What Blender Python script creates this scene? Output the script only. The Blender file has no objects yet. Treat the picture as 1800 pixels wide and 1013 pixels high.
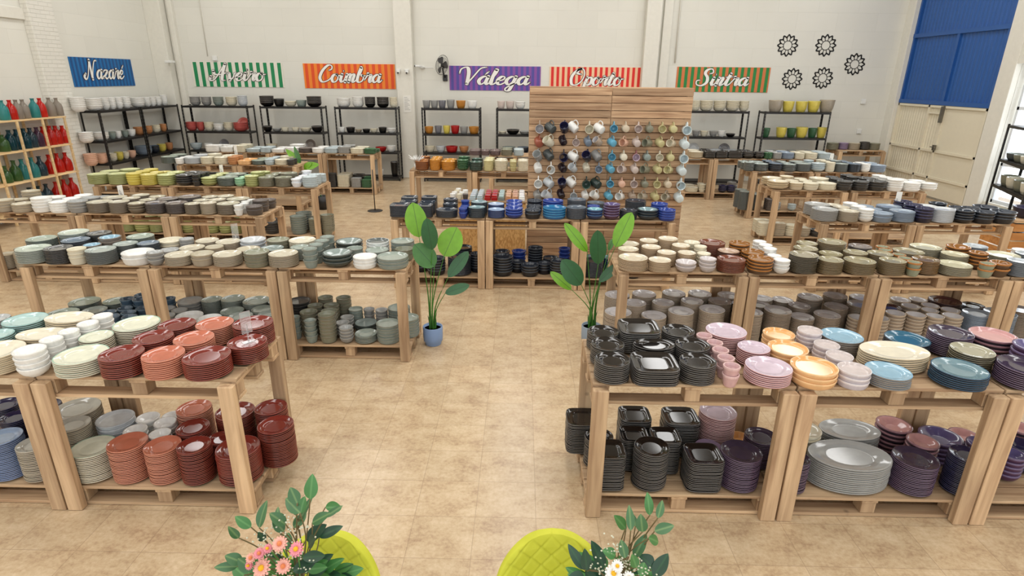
import bpy, math, random, hashlib
from mathutils import Vector, Matrix
R = math.radians; PI = math.pi
SC = bpy.context.scene
COL = SC.collection
# ------------------------------------------------------------------ camera
F_PX, PITCH, YAW, ROLL, CAM_H, TOP_Z = [1023.161895, 0.347573, -0.014275, 0.010213, 2.613587, 0.932442]
cd = bpy.data.cameras.new('camera'); cam = bpy.data.objects.new('camera', cd); COL.objects.link(cam)
cd.sensor_width = 36.0; cd.lens = 36.0 * F_PX / 1800.0; cd.clip_start = .05; cd.clip_end = 200
_f = Vector((math.sin(YAW)*math.cos(PITCH), math.cos(YAW)*math.cos(PITCH), -math.sin(PITCH)))
_r = Vector((math.cos(YAW), -math.sin(YAW), 0)); _u = _r.cross(_f)
_r2 = _r*math.cos(ROLL) + _u*math.sin(ROLL); _u2 = -_r*math.sin(ROLL) + _u*math.cos(ROLL)
cam.matrix_world = Matrix(((_r2.x, _u2.x, -_f.x, 0), (_r2.y, _u2.y, -_f.y, 0), (_r2.z, _u2.z, -_f.z, CAM_H), (0, 0, 0, 1)))
SC.camera = cam
# ------------------------------------------------------------------ world, lights, exposure
W = bpy.data.worlds.new('daylight'); SC.world = W; W.use_nodes = True
W.node_tree.nodes['Background'].inputs[0].default_value = (.97, .985, 1.0, 1)
W.node_tree.nodes['Background'].inputs[1].default_value = 1.5
def area(name, loc, rot, sx, sy, power, col=(1, .97, .92)):
    l = bpy.data.lights.new(name, 'AREA'); l.shape = 'RECTANGLE'; l.size = sx; l.size_y = sy; l.energy = power; l.color = col
    o = bpy.data.objects.new(name, l); COL.objects.link(o); o.location = loc; o.rotation_euler = rot; return o
for i, x in enumerate((-7.4, -3.7, 0.0, 3.7, 7.4)):                     # added unseen overhead strips: daylight fill and highlights on the plates
    area('daylight_fill', (x, 6.9, 6.42), (0, 0, 0), .8, 17.0, 265, (1, .992, .975))
area('daylight_fill', (.6, -2.3, 4.2), (R(-58), 0, 0), 14, 3.0, 250, (1, .99, .97))   # added unseen fill light from behind the camera
area('daylight_window', (10.5, 10.2, 1.7), (0, R(90), 0), 2.9, 5.6, 150, (.88, .94, 1))
SC.view_settings.view_transform = 'Standard'; SC.view_settings.look = 'None'
SC.view_settings.gamma = 1; SC.view_settings.use_curve_mapping = False
SC.view_settings.exposure = 0.0
# ------------------------------------------------------------------ materials
def s2l(c):
    c = c/255.0
    return c/12.92 if c <= .04045 else ((c+.055)/1.055)**2.4
def rgb(t): return (s2l(t[0]), s2l(t[1]), s2l(t[2]), 1)
MATS = {}
def base(name):
    m = bpy.data.materials.new(name); m.use_nodes = True
    return m, m.node_tree, m.node_tree.nodes['Principled BSDF']
def plain(name, col, rough=.5, metal=0, noise=.06, scale=12, spec=None):
    if name in MATS: return MATS[name]
    m, nt, b = base(name); b.inputs['Roughness'].default_value = rough; b.inputs['Metallic'].default_value = metal
    if spec is not None: b.inputs['Specular IOR Level'].default_value = spec
    n = nt.nodes.new('ShaderNodeTexNoise'); n.inputs['Scale'].default_value = scale; n.inputs['Detail'].default_value = 3
    tc = nt.nodes.new('ShaderNodeTexCoord'); nt.links.new(tc.outputs['Object'], n.inputs['Vector'])
    mx = nt.nodes.new('ShaderNodeMix'); mx.data_type = 'RGBA'
    c = rgb(col); mx.inputs[6].default_value = tuple(min(1, v*(1-noise)) for v in c[:3])+(1,)
    mx.inputs[7].default_value = tuple(min(1, v*(1+noise)) for v in c[:3])+(1,)
    nt.links.new(n.outputs[0], mx.inputs[0]); nt.links.new(mx.outputs[2], b.inputs['Base Color'])
    MATS[name] = m; return m
def wood(name, axis, c1, c2, rough=.75):
    m, nt, b = base(name); b.inputs['Roughness'].default_value = rough
    tc = nt.nodes.new('ShaderNodeTexCoord'); mp = nt.nodes.new('ShaderNodeMapping')
    oi = nt.nodes.new('ShaderNodeObjectInfo')
    sc = [22, 22, 22]; sc[axis] = 1.3
    mp.inputs['Scale'].default_value = sc
    ad = nt.nodes.new('ShaderNodeVectorMath'); ad.operation = 'ADD'
    cr = nt.nodes.new('ShaderNodeMath'); cr.operation = 'MULTIPLY'; cr.inputs[1].default_value = 37.0
    nt.links.new(oi.outputs['Random'], cr.inputs[0])
    nt.links.new(tc.outputs['Object'], ad.inputs[0]); nt.links.new(cr.outputs[0], ad.inputs[1])
    nt.links.new(ad.outputs[0], mp.inputs['Vector'])
    n = nt.nodes.new('ShaderNodeTexNoise'); n.inputs['Scale'].default_value = 1.0; n.inputs['Detail'].default_value = 5; n.inputs['Distortion'].default_value = .6
    nt.links.new(mp.outputs[0], n.inputs['Vector'])
    rp = nt.nodes.new('ShaderNodeValToRGB'); rp.color_ramp.elements[0].position = .3; rp.color_ramp.elements[1].position = .68
    rp.color_ramp.elements[0].color = rgb(c1); rp.color_ramp.elements[1].color = rgb(c2)
    nt.links.new(n.outputs[0], rp.inputs[0])
    n2 = nt.nodes.new('ShaderNodeTexNoise'); n2.inputs['Scale'].default_value = 1.9
    nt.links.new(ad.outputs[0], n2.inputs['Vector'])
    kn = nt.nodes.new('ShaderNodeTexVoronoi'); kn.inputs['Scale'].default_value = 3.1
    nt.links.new(ad.outputs[0], kn.inputs['Vector'])
    kr = nt.nodes.new('ShaderNodeMapRange'); kr.inputs[1].default_value = .02; kr.inputs[2].default_value = .07; kr.inputs[3].default_value = .45; kr.inputs[4].default_value = 1
    nt.links.new(kn.outputs['Distance'], kr.inputs[0])
    hs = nt.nodes.new('ShaderNodeHueSaturation')
    mr = nt.nodes.new('ShaderNodeMapRange'); mr.inputs[3].default_value = .74; mr.inputs[4].default_value = 1.12
    nt.links.new(oi.outputs['Random'], mr.inputs[0])
    mm = nt.nodes.new('ShaderNodeMath'); mm.operation = 'MULTIPLY'
    nt.links.new(mr.outputs[0], mm.inputs[0]); nt.links.new(kr.outputs[0], mm.inputs[1])
    m3 = nt.nodes.new('ShaderNodeMapRange'); m3.inputs[1].default_value = .25; m3.inputs[2].default_value = .75; m3.inputs[3].default_value = .86; m3.inputs[4].default_value = 1.1
    nt.links.new(n2.outputs[0], m3.inputs[0]); m4 = nt.nodes.new('ShaderNodeMath'); m4.operation = 'MULTIPLY'
    nt.links.new(mm.outputs[0], m4.inputs[0]); nt.links.new(m3.outputs[0], m4.inputs[1])
    nt.links.new(m4.outputs[0], hs.inputs['Value']); nt.links.new(rp.outputs[0], hs.inputs['Color'])
    nt.links.new(hs.outputs[0], b.inputs['Base Color'])
    bp = nt.nodes.new('ShaderNodeBump'); bp.inputs['Strength'].default_value = .15; bp.inputs['Distance'].default_value = .002
    nt.links.new(n.outputs[0], bp.inputs['Height']); nt.links.new(bp.outputs[0], b.inputs['Normal'])
    MATS[name] = m; return m
C1, C2 = (160, 127, 95), (210, 179, 141)
WX, WY, WZ = wood('pine_x', 0, C1, C2), wood('pine_y', 1, C1, C2), wood('pine_z', 2, C1, C2)
BX = wood('board_pine', 0, (150, 114, 84), (204, 170, 134))
# glaze colours: top, rim, body, phrase
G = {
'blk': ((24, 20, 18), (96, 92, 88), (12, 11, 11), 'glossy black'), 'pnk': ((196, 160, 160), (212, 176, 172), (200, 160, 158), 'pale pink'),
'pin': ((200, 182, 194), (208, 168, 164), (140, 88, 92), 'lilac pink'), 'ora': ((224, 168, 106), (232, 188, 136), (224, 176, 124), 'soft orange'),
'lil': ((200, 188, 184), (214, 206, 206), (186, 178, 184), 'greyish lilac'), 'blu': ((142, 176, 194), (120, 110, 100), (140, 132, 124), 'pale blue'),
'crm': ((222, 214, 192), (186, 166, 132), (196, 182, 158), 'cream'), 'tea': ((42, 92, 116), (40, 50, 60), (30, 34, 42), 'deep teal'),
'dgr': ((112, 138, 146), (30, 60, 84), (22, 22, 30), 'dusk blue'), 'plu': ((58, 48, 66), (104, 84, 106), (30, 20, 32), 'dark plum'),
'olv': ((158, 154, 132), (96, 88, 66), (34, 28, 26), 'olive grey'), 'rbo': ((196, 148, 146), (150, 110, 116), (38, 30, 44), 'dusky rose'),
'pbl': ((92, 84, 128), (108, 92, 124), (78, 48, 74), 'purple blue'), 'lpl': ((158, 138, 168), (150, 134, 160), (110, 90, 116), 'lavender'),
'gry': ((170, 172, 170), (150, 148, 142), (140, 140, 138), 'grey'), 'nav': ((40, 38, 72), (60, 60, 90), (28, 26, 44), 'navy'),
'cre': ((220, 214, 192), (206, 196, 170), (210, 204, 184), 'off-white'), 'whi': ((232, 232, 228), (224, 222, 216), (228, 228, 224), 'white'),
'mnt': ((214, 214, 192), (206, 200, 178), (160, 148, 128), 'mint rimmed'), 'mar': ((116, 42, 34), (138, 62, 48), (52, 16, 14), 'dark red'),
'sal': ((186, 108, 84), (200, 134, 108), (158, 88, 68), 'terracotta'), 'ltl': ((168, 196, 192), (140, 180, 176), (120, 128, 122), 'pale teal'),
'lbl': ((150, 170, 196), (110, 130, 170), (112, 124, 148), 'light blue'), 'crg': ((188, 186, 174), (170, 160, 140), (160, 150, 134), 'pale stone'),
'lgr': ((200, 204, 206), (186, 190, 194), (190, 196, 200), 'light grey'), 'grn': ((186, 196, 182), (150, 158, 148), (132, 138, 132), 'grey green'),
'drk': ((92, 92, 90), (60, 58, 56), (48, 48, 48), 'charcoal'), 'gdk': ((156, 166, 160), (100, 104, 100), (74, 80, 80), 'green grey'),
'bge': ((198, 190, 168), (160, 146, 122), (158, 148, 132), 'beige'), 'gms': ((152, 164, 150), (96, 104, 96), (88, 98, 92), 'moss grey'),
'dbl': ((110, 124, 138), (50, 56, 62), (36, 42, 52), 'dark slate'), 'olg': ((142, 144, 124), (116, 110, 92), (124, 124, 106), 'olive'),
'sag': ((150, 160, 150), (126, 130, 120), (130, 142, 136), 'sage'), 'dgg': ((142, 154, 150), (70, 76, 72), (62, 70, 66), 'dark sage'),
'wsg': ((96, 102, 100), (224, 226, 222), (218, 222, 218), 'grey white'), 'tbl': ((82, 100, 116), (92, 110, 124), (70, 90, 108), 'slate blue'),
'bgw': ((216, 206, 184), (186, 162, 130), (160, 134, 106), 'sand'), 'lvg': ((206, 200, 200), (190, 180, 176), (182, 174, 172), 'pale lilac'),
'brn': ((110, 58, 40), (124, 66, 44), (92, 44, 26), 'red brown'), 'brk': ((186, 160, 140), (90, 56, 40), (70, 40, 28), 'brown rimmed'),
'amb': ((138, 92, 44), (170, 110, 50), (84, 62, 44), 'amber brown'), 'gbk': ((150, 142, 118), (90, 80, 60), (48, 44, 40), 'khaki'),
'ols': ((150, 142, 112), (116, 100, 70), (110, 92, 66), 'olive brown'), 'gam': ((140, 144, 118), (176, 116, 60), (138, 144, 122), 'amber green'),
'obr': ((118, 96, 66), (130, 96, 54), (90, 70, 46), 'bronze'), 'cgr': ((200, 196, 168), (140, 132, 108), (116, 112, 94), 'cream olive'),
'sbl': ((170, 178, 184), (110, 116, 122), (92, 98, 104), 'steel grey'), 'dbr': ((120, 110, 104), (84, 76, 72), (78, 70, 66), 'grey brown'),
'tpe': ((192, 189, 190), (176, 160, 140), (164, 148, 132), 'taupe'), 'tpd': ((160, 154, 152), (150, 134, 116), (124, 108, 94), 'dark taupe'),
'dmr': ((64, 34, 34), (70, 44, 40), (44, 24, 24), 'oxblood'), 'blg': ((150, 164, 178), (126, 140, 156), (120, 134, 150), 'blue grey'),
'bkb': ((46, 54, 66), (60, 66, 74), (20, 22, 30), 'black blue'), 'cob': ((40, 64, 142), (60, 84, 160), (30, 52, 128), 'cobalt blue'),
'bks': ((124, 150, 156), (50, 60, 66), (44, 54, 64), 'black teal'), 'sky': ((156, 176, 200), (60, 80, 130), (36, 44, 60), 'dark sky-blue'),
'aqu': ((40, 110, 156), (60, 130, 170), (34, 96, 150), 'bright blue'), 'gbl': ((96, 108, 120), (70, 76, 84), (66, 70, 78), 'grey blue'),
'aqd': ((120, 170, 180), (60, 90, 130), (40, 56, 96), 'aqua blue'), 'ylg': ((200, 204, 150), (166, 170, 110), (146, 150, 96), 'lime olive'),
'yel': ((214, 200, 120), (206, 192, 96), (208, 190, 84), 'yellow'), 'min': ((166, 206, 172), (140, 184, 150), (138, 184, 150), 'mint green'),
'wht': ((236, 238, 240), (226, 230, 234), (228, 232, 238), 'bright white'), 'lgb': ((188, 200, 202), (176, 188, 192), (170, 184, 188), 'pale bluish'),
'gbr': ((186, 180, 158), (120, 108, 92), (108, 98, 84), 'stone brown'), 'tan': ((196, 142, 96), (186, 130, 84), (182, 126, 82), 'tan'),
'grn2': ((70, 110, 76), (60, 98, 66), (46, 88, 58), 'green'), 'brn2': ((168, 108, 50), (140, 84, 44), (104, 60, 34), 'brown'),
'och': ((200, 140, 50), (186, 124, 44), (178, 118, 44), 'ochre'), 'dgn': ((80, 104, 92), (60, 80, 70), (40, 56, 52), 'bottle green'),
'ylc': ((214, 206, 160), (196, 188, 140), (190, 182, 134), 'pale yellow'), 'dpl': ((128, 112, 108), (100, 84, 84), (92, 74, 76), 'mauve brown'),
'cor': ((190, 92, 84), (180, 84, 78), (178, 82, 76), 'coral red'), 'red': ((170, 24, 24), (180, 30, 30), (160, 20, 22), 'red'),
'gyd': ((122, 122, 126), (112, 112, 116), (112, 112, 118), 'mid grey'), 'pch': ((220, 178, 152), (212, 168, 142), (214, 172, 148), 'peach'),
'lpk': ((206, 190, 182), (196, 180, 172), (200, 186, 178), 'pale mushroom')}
def glaze(code, part):
    nm = 'glaze_%s_%s' % (G[code][3].replace(' ', '_'), part)
    if nm in MATS: return MATS[nm]
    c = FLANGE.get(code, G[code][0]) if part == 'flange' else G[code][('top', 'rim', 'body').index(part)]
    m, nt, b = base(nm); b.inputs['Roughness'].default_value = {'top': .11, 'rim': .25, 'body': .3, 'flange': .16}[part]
    b.inputs['Coat Weight'].default_value = .25 if part == 'top' else .1; b.inputs['Coat Roughness'].default_value = .08
    tc = nt.nodes.new('ShaderNodeTexCoord'); n = nt.nodes.new('ShaderNodeTexNoise'); n.inputs['Scale'].default_value = 6; n.inputs['Detail'].default_value = 4
    oi = nt.nodes.new('ShaderNodeObjectInfo'); ad = nt.nodes.new('ShaderNodeVectorMath'); ad.operation = 'ADD'
    nt.links.new(tc.outputs['Object'], ad.inputs[0]); nt.links.new(oi.outputs['Location'], ad.inputs[1]); nt.links.new(ad.outputs[0], n.inputs['Vector'])
    mx = nt.nodes.new('ShaderNodeMix'); mx.data_type = 'RGBA'; cc = rgb(c)
    a = .16 if part != 'rim' else .25
    mx.inputs[6].default_value = tuple(v*(1-a) for v in cc[:3])+(1,); mx.inputs[7].default_value = tuple(min(1, v*(1+a)+.002) for v in cc[:3])+(1,)
    nt.links.new(n.outputs[0], mx.inputs[0]); nt.links.new(mx.outputs[2], b.inputs['Base Color'])
    MATS[nm] = m; return m
# ------------------------------------------------------------------ mesh helpers
class MB:
    def __init__(s): s.v = []; s.f = []; s.m = []; s.sm = []
    def add(s, vs, fs, mi=0, smooth=False):
        o = len(s.v); s.v += [tuple(v) for v in vs]
        for k, f in enumerate(fs):
            s.f.append(tuple(i+o for i in f)); s.m.append(mi if isinstance(mi, int) else mi[k]); s.sm.append(smooth)
    def box(s, x0, x1, y0, y1, z0, z1, mi=0, b=0.0):
        if b > 0:
            v = []; i = [(x0, x1), (y0, y1), (z0, z1)]
            # chamfered box: 24 vertices
            idx = {}
            for sx in (0, 1):
                for sy in (0, 1):
                    for sz in (0, 1):
                        c = (i[0][sx], i[1][sy], i[2][sz]); d = ((1, -1)[sx]*b, (1, -1)[sy]*b, (1, -1)[sz]*b)
                        idx[sx, sy, sz, 0] = len(v); v.append((c[0], c[1]+d[1], c[2]+d[2]))
                        idx[sx, sy, sz, 1] = len(v); v.append((c[0]+d[0], c[1], c[2]+d[2]))
                        idx[sx, sy, sz, 2] = len(v); v.append((c[0]+d[0], c[1]+d[1], c[2]))
            I = idx; f = []
            for a in (0, 1):
                q = [(a, 0, 0), (a, 1, 0), (a, 1, 1), (a, 0, 1)]; q = q if a else q[::-1]; f.append([I[k+(0,)] for k in q])
                q = [(0, a, 0), (0, a, 1), (1, a, 1), (1, a, 0)]; q = q if a else q[::-1]; f.append([I[k+(1,)] for k in q])
                q = [(0, 0, a), (1, 0, a), (1, 1, a), (0, 1, a)]; q = q if a else q[::-1]; f.append([I[k+(2,)] for k in q])
            for p in (0, 1):
                for q in (0, 1):
                    f.append([I[p, q, 0, 0], I[p, q, 1, 0], I[p, q, 1, 1], I[p, q, 0, 1]])
                    f.append([I[p, 0, q, 0], I[p, 1, q, 0], I[p, 1, q, 2], I[p, 0, q, 2]])
                    f.append([I[0, p, q, 1], I[1, p, q, 1], I[1, p, q, 2], I[0, p, q, 2]])
                    for r in (0, 1): f.append([I[p, q, r, 0], I[p, q, r, 1], I[p, q, r, 2]])
            s.add(v, f, mi); return
        v = [(x, y, z) for x in (x0, x1) for y in (y0, y1) for z in (z0, z1)]
        s.add(v, [(0, 1, 3, 2), (4, 6, 7, 5), (0, 4, 5, 1), (2, 3, 7, 6), (0, 2, 6, 4), (1, 5, 7, 3)], mi)
    def lathe(s, prof, n=32, mats=None, c=(0, 0, 0), shape=None, sx=1, sy=1, smooth=True):
        vs = []; fs = []; ms = []
        for (r, z) in prof:
            for k in range(n):
                a = 2*PI*k/n; q = shape(a) if shape else 1
                vs.append((c[0]+r*q*math.cos(a)*sx, c[1]+r*q*math.sin(a)*sy, c[2]+z))
        for i in range(len(prof)-1):
            for k in range(n):
                k2 = (k+1) % n; a, b_, c_, d = i*n+k, i*n+k2, (i+1)*n+k2, (i+1)*n+k
                fs.append((a, b_, c_, d)); ms.append(mats[i] if mats else 0)
        if prof[0][0] > 1e-6: fs.append(tuple(range(n))[::-1]); ms.append(mats[0] if mats else 0)
        if prof[-1][0] > 1e-6: fs.append(tuple(range((len(prof)-1)*n, len(prof)*n))); ms.append(mats[-1] if mats else 0)
        s.add(vs, fs, ms, smooth)
    def tube(s, pts, rad, n=8, mi=0):
        pts = [Vector(p) for p in pts]; rad = rad if isinstance(rad, (list, tuple)) else [rad]*len(pts)
        vs = []; fs = []
        for i, p in enumerate(pts):
            t = (pts[min(i+1, len(pts)-1)]-pts[max(i-1, 0)]).normalized()
            a = Vector((0, 0, 1)) if abs(t.z) < .9 else Vector((1, 0, 0)); u = t.cross(a).normalized(); w = t.cross(u)
            for k in range(n): vs.append(p+(u*math.cos(2*PI*k/n)+w*math.sin(2*PI*k/n))*rad[i])
        for i in range(len(pts)-1):
            for k in range(n): fs.append((i*n+k, i*n+(k+1) % n, (i+1)*n+(k+1) % n, (i+1)*n+k))
        fs.append(tuple(range(n))[::-1]); fs.append(tuple(range((len(pts)-1)*n, len(pts)*n)))
        s.add(vs, fs, mi, True)
    def mesh(s, name, mats):
        me = bpy.data.meshes.new(name); me.from_pydata(s.v, [], s.f)
        for m in (mats if isinstance(mats, (list, tuple)) else [mats]): me.materials.append(m)
        me.polygons.foreach_set('material_index', s.m); me.polygons.foreach_set('use_smooth', s.sm); me.update(); return me
    def build(s, name, mats, parent=None, loc=(0, 0, 0), rot=(0, 0, 0)):
        return link(name, s.mesh(name, mats), parent, loc, rot)
def link(name, me, parent=None, loc=(0, 0, 0), rot=(0, 0, 0)):
    o = bpy.data.objects.new(name, me); COL.objects.link(o); o.parent = parent; o.location = loc; o.rotation_euler = rot; return o
def tag(o, label=None, cat=None, group=None, kind=None):
    if label: o['label'] = label
    if cat: o['category'] = cat
    if group: o['group'] = group
    if kind: o['kind'] = kind
    return o
def thing(name, label, cat, loc=(0, 0, 0), rotz=0, group=None):
    return tag(link(name, None, None, loc, (0, 0, rotz)), label, cat, group)
def copy_tree(o, parent=None):
    c = o.copy(); COL.objects.link(c); c.parent = parent
    for ch in list(o.children): copy_tree(ch, c)
    return c
def structure(name, mb, mats, loc=(0, 0, 0)): return tag(mb.build(name, mats, None, loc), kind='structure')
def catmull(P, n=6):
    P = [P[0]]+list(P)+[P[-1]]; o = []
    for i in range(1, len(P)-2):
        for k in range(n):
            t = k/n; o.append(tuple(.5*((2*P[i][j])+(-P[i-1][j]+P[i+1][j])*t+(2*P[i-1][j]-5*P[i][j]+4*P[i+1][j]-P[i+2][j])*t*t+(-P[i-1][j]+3*P[i][j]-3*P[i+1][j]+P[i+2][j])*t**3) for j in range(len(P[0]))))
    o.append(tuple(P[-2])); return o
# ------------------------------------------------------------------ setting
def wall_mat(name, col, bw, bh, strength):
    m, nt, b = base(name); b.inputs['Roughness'].default_value = .8
    tc = nt.nodes.new('ShaderNodeTexCoord'); mp = nt.nodes.new('ShaderNodeMapping')
    br = nt.nodes.new('ShaderNodeTexBrick'); br.inputs['Scale'].default_value = 1
    br.inputs['Brick Width'].default_value = bw; br.inputs['Row Height'].default_value = bh; br.inputs['Mortar Size'].default_value = .006; br.inputs['Mortar Smooth'].default_value = .6
    c = rgb(col)
    br.inputs['Color1'].default_value = c; br.inputs['Color2'].default_value = tuple(v*.97 for v in c[:3])+(1,); br.inputs['Mortar'].default_value = tuple(v*.93 for v in c[:3])+(1,)
    sp = nt.nodes.new('ShaderNodeSeparateXYZ'); cb = nt.nodes.new('ShaderNodeCombineXYZ'); aa = nt.nodes.new('ShaderNodeMath'); aa.operation = 'ADD'
    nt.links.new(tc.outputs['Object'], sp.inputs[0]); nt.links.new(sp.outputs[0], aa.inputs[0]); nt.links.new(sp.outputs[1], aa.inputs[1])
    nt.links.new(aa.outputs[0], cb.inputs[0]); nt.links.new(sp.outputs[2], cb.inputs[1]); nt.links.new(cb.outputs[0], br.inputs['Vector'])
    n = nt.nodes.new('ShaderNodeTexNoise'); n.inputs['Scale'].default_value = 1.3; n.inputs['Detail'].default_value = 4; nt.links.new(tc.outputs['Object'], n.inputs['Vector'])
    mx = nt.nodes.new('ShaderNodeMix'); mx.data_type = 'RGBA'; mx.blend_type = 'MULTIPLY'; mx.inputs[0].default_value = 1
    mr = nt.nodes.new('ShaderNodeMapRange'); mr.inputs[3].default_value = .95; mr.inputs[4].default_value = 1.03
    nt.links.new(n.outputs[0], mr.inputs[0]); nt.links.new(br.outputs['Color'], mx.inputs[6]); nt.links.new(mr.outputs[0], mx.inputs[7])
    nt.links.new(mx.outputs[2], b.inputs['Base Color'])
    bp = nt.nodes.new('ShaderNodeBump'); bp.inputs['Strength'].default_value = strength; bp.inputs['Distance'].default_value = .01; bp.invert = True
    nt.links.new(br.outputs['Fac'], bp.inputs['Height']); nt.links.new(bp.outputs[0], b.inputs['Normal'])
    MATS[name] = m; return m
WALL = wall_mat('painted_block_wall', (224, 222, 212), 1.0, .42, .25)
BRICK = wall_mat('painted_brick', (226, 223, 213), .24, .075, .7)
TRIM = plain('painted_trim', (222, 219, 208), .7)
def floor_mat():
    m, nt, b = base('ceramic_floor_tile'); b.inputs['Roughness'].default_value = .27
    tc = nt.nodes.new('ShaderNodeTexCoord'); mp = nt.nodes.new('ShaderNodeMapping'); mp.inputs['Location'].default_value = (.26, .12, 0)
    nt.links.new(tc.outputs['Object'], mp.inputs['Vector'])
    br = nt.nodes.new('ShaderNodeTexBrick'); br.offset = 0; br.inputs['Scale'].default_value = 1
    br.inputs['Brick Width'].default_value = .383; br.inputs['Row Height'].default_value = .342; br.inputs['Mortar Size'].default_value = .0022; br.inputs['Mortar Smooth'].default_value = .3
    br.inputs['Color1'].default_value = (0, 0, 0, 1); br.inputs['Color2'].default_value = (1, 1, 1, 1)
    nt.links.new(mp.outputs[0], br.inputs['Vector'])
    n = nt.nodes.new('ShaderNodeTexNoise'); n.inputs['Scale'].default_value = 4.5; n.inputs['Detail'].default_value = 10; n.inputs['Roughness'].default_value = .68
    ms = nt.nodes.new('ShaderNodeMapping'); ms.inputs['Scale'].default_value = (1, 1.5, 1); nt.links.new(tc.outputs['Object'], ms.inputs['Vector']); nt.links.new(ms.outputs[0], n.inputs['Vector'])
    rp = nt.nodes.new('ShaderNodeValToRGB'); e = rp.color_ramp.elements
    e[0].position = .35; e[0].color = rgb((160, 130, 102)); e[1].position = .64; e[1].color = rgb((212, 190, 158))
    x = e.new(.48); x.color = rgb((192, 167, 133))
    nf = nt.nodes.new('ShaderNodeTexNoise'); nf.inputs['Scale'].default_value = 38; nf.inputs['Detail'].default_value = 6; nf.inputs['Roughness'].default_value = .7
    nt.links.new(tc.outputs['Object'], nf.inputs['Vector']); nx = nt.nodes.new('ShaderNodeMix'); nx.inputs[0].default_value = .42
    nt.links.new(n.outputs[0], nx.inputs[2]); nt.links.new(nf.outputs[0], nx.inputs[3]); nt.links.new(nx.outputs[0], rp.inputs[0])
    hs = nt.nodes.new('ShaderNodeHueSaturation'); mr = nt.nodes.new('ShaderNodeMapRange'); mr.inputs[3].default_value = .95; mr.inputs[4].default_value = 1.05
    nt.links.new(br.outputs['Color'], mr.inputs[0]); nt.links.new(mr.outputs[0], hs.inputs['Value']); nt.links.new(rp.outputs[0], hs.inputs['Color'])
    mx = nt.nodes.new('ShaderNodeMix'); mx.data_type = 'RGBA'; mx.inputs[7].default_value = rgb((146, 120, 94))
    fm = nt.nodes.new('ShaderNodeMath'); fm.operation = 'MULTIPLY'; fm.inputs[1].default_value = .5
    nt.links.new(br.outputs['Fac'], fm.inputs[0]); nt.links.new(fm.outputs[0], mx.inputs[0]); nt.links.new(hs.outputs[0], mx.inputs[6]); nt.links.new(mx.outputs[2], b.inputs['Base Color'])
    bp = nt.nodes.new('ShaderNodeBump'); bp.invert = True; bp.inputs['Strength'].default_value = .3; bp.inputs['Distance'].default_value = .002
    nt.links.new(br.outputs['Fac'], bp.inputs['Height']); nt.links.new(bp.outputs[0], b.inputs['Normal']); return m
XL, XR, YB = -9.5, 9.75, 16.15
m = MB(); m.box(XL-.3, XR+.3, -2.5, YB+.3, 6.5, 6.6); structure('ceiling', m, plain('roof_panel', (190, 188, 180), .8))
m = MB(); m.box(XL-.3, XR+2.5, -2.5, YB+.3, -.1, 0); structure('floor', m, floor_mat())
m = MB(); m.box(XL-.3, XR+.3, YB, YB+.3, 0, 6.5); structure('wall_back', m, WALL)
m = MB(); m.box(XL-.3, XL, -2.5, YB, 0, 6.5); structure('wall_left', m, WALL)
m = MB(); m.box(XR, XR+.3, 12.35, YB, 0, 6.5); m.box(XR, XR+.3, 7.4, 12.35, 3.0, 6.5); m.box(XR, XR+.3, 7.4, 12.35, 0, .25); m.box(XR, XR+.3, -2.5, 7.4, 0, 6.5)
structure('wall_right', m, WALL)
def pil(n, x0, x1, y0, y1, mat=TRIM):
    m = MB(); m.box(x0, x1, y0, y1, 0, 6.5, b=.008); structure('trim_%d' % n, m, mat)
pil(1, -3.27, -2.83, YB-.22, YB); pil(2, 3.05, 3.42, YB-.22, YB); pil(3, 3.5, 3.72, YB-.1, YB)
pil(4, XL, XL+.42, YB-.3, YB); pil(5, XL+.5, XL+.62, YB-.12, YB); pil(6, XR-.2, XR, YB-.3, YB)
pil(7, XL, XL+.14, 11.95, 12.6, BRICK); pil(8, XR-.12, XR, 12.35, 12.75)
m = MB(); m.box(XL, XL+.05, 6.0, 11.95, 3.55, 3.75, b=.005); structure('trim_9', m, TRIM)
m = MB(); m.box(XR-.1, XR+.36, 7.3, 12.4, 2.96, 3.1); structure('trim_10', m, TRIM)
# wiring duct and conduits on the back wall
m = MB(); m.box(-9.06, -8.98, YB-.06, YB, 1.0, 6.4); m.tube([(-8.2, YB-.02, 3.05), (-8.2, YB-.02, 6.4)], .012); m.tube([(3.9, YB-.03, 3.0), (3.9, YB-.03, 6.4)], .02)
structure('trim_11', m, TRIM)
# sectional gate: blue corrugated upper part, cream lower doors
BLUE = plain('gate_blue_paint', (34, 84, 152), .4, noise=.05); CREAM = plain('gate_cream_paint', (222, 214, 192), .55, noise=.03)
DY0, DY1 = 12.78, 15.85
def corr(m, y0, y1, z0, z1, x, amp=.012, pitch=.12, mi=0):
    n = int((y1-y0)/pitch*4); vs = []; fs = []
    for i in range(n+1):
        y = y0+(y1-y0)*i/n; xx = x-(amp if (i//2) % 2 else 0)
        vs += [(xx, y, z0), (xx, y, z1)]
    for i in range(n): fs.append((2*i, 2*i+1, 2*i+3, 2*i+2))
    m.add(vs, fs, mi)
gate = tag(link('door_1', None), kind='structure'); gate['label'] = 'tall metal gate, blue corrugated above and cream panelled doors below'
m = MB(); corr(m, DY0, DY1, 2.12, 6.0, XR-.03); m.build('blue_panel', BLUE, gate)
m = MB()
for z in (2.1, 3.62): m.box(XR-.1, XR-.02, DY0, DY1, z, z+.09)
m.box(XR-.09, XR-.02, 14.2, 14.28, 2.1, 3.7); m.box(XR-.09, XR-.02, DY0, DY0+.06, 2.1, 6); m.box(XR-.09, XR-.02, DY1-.06, DY1, 2.1, 6)
m.build('blue_frame', BLUE, gate)
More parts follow.
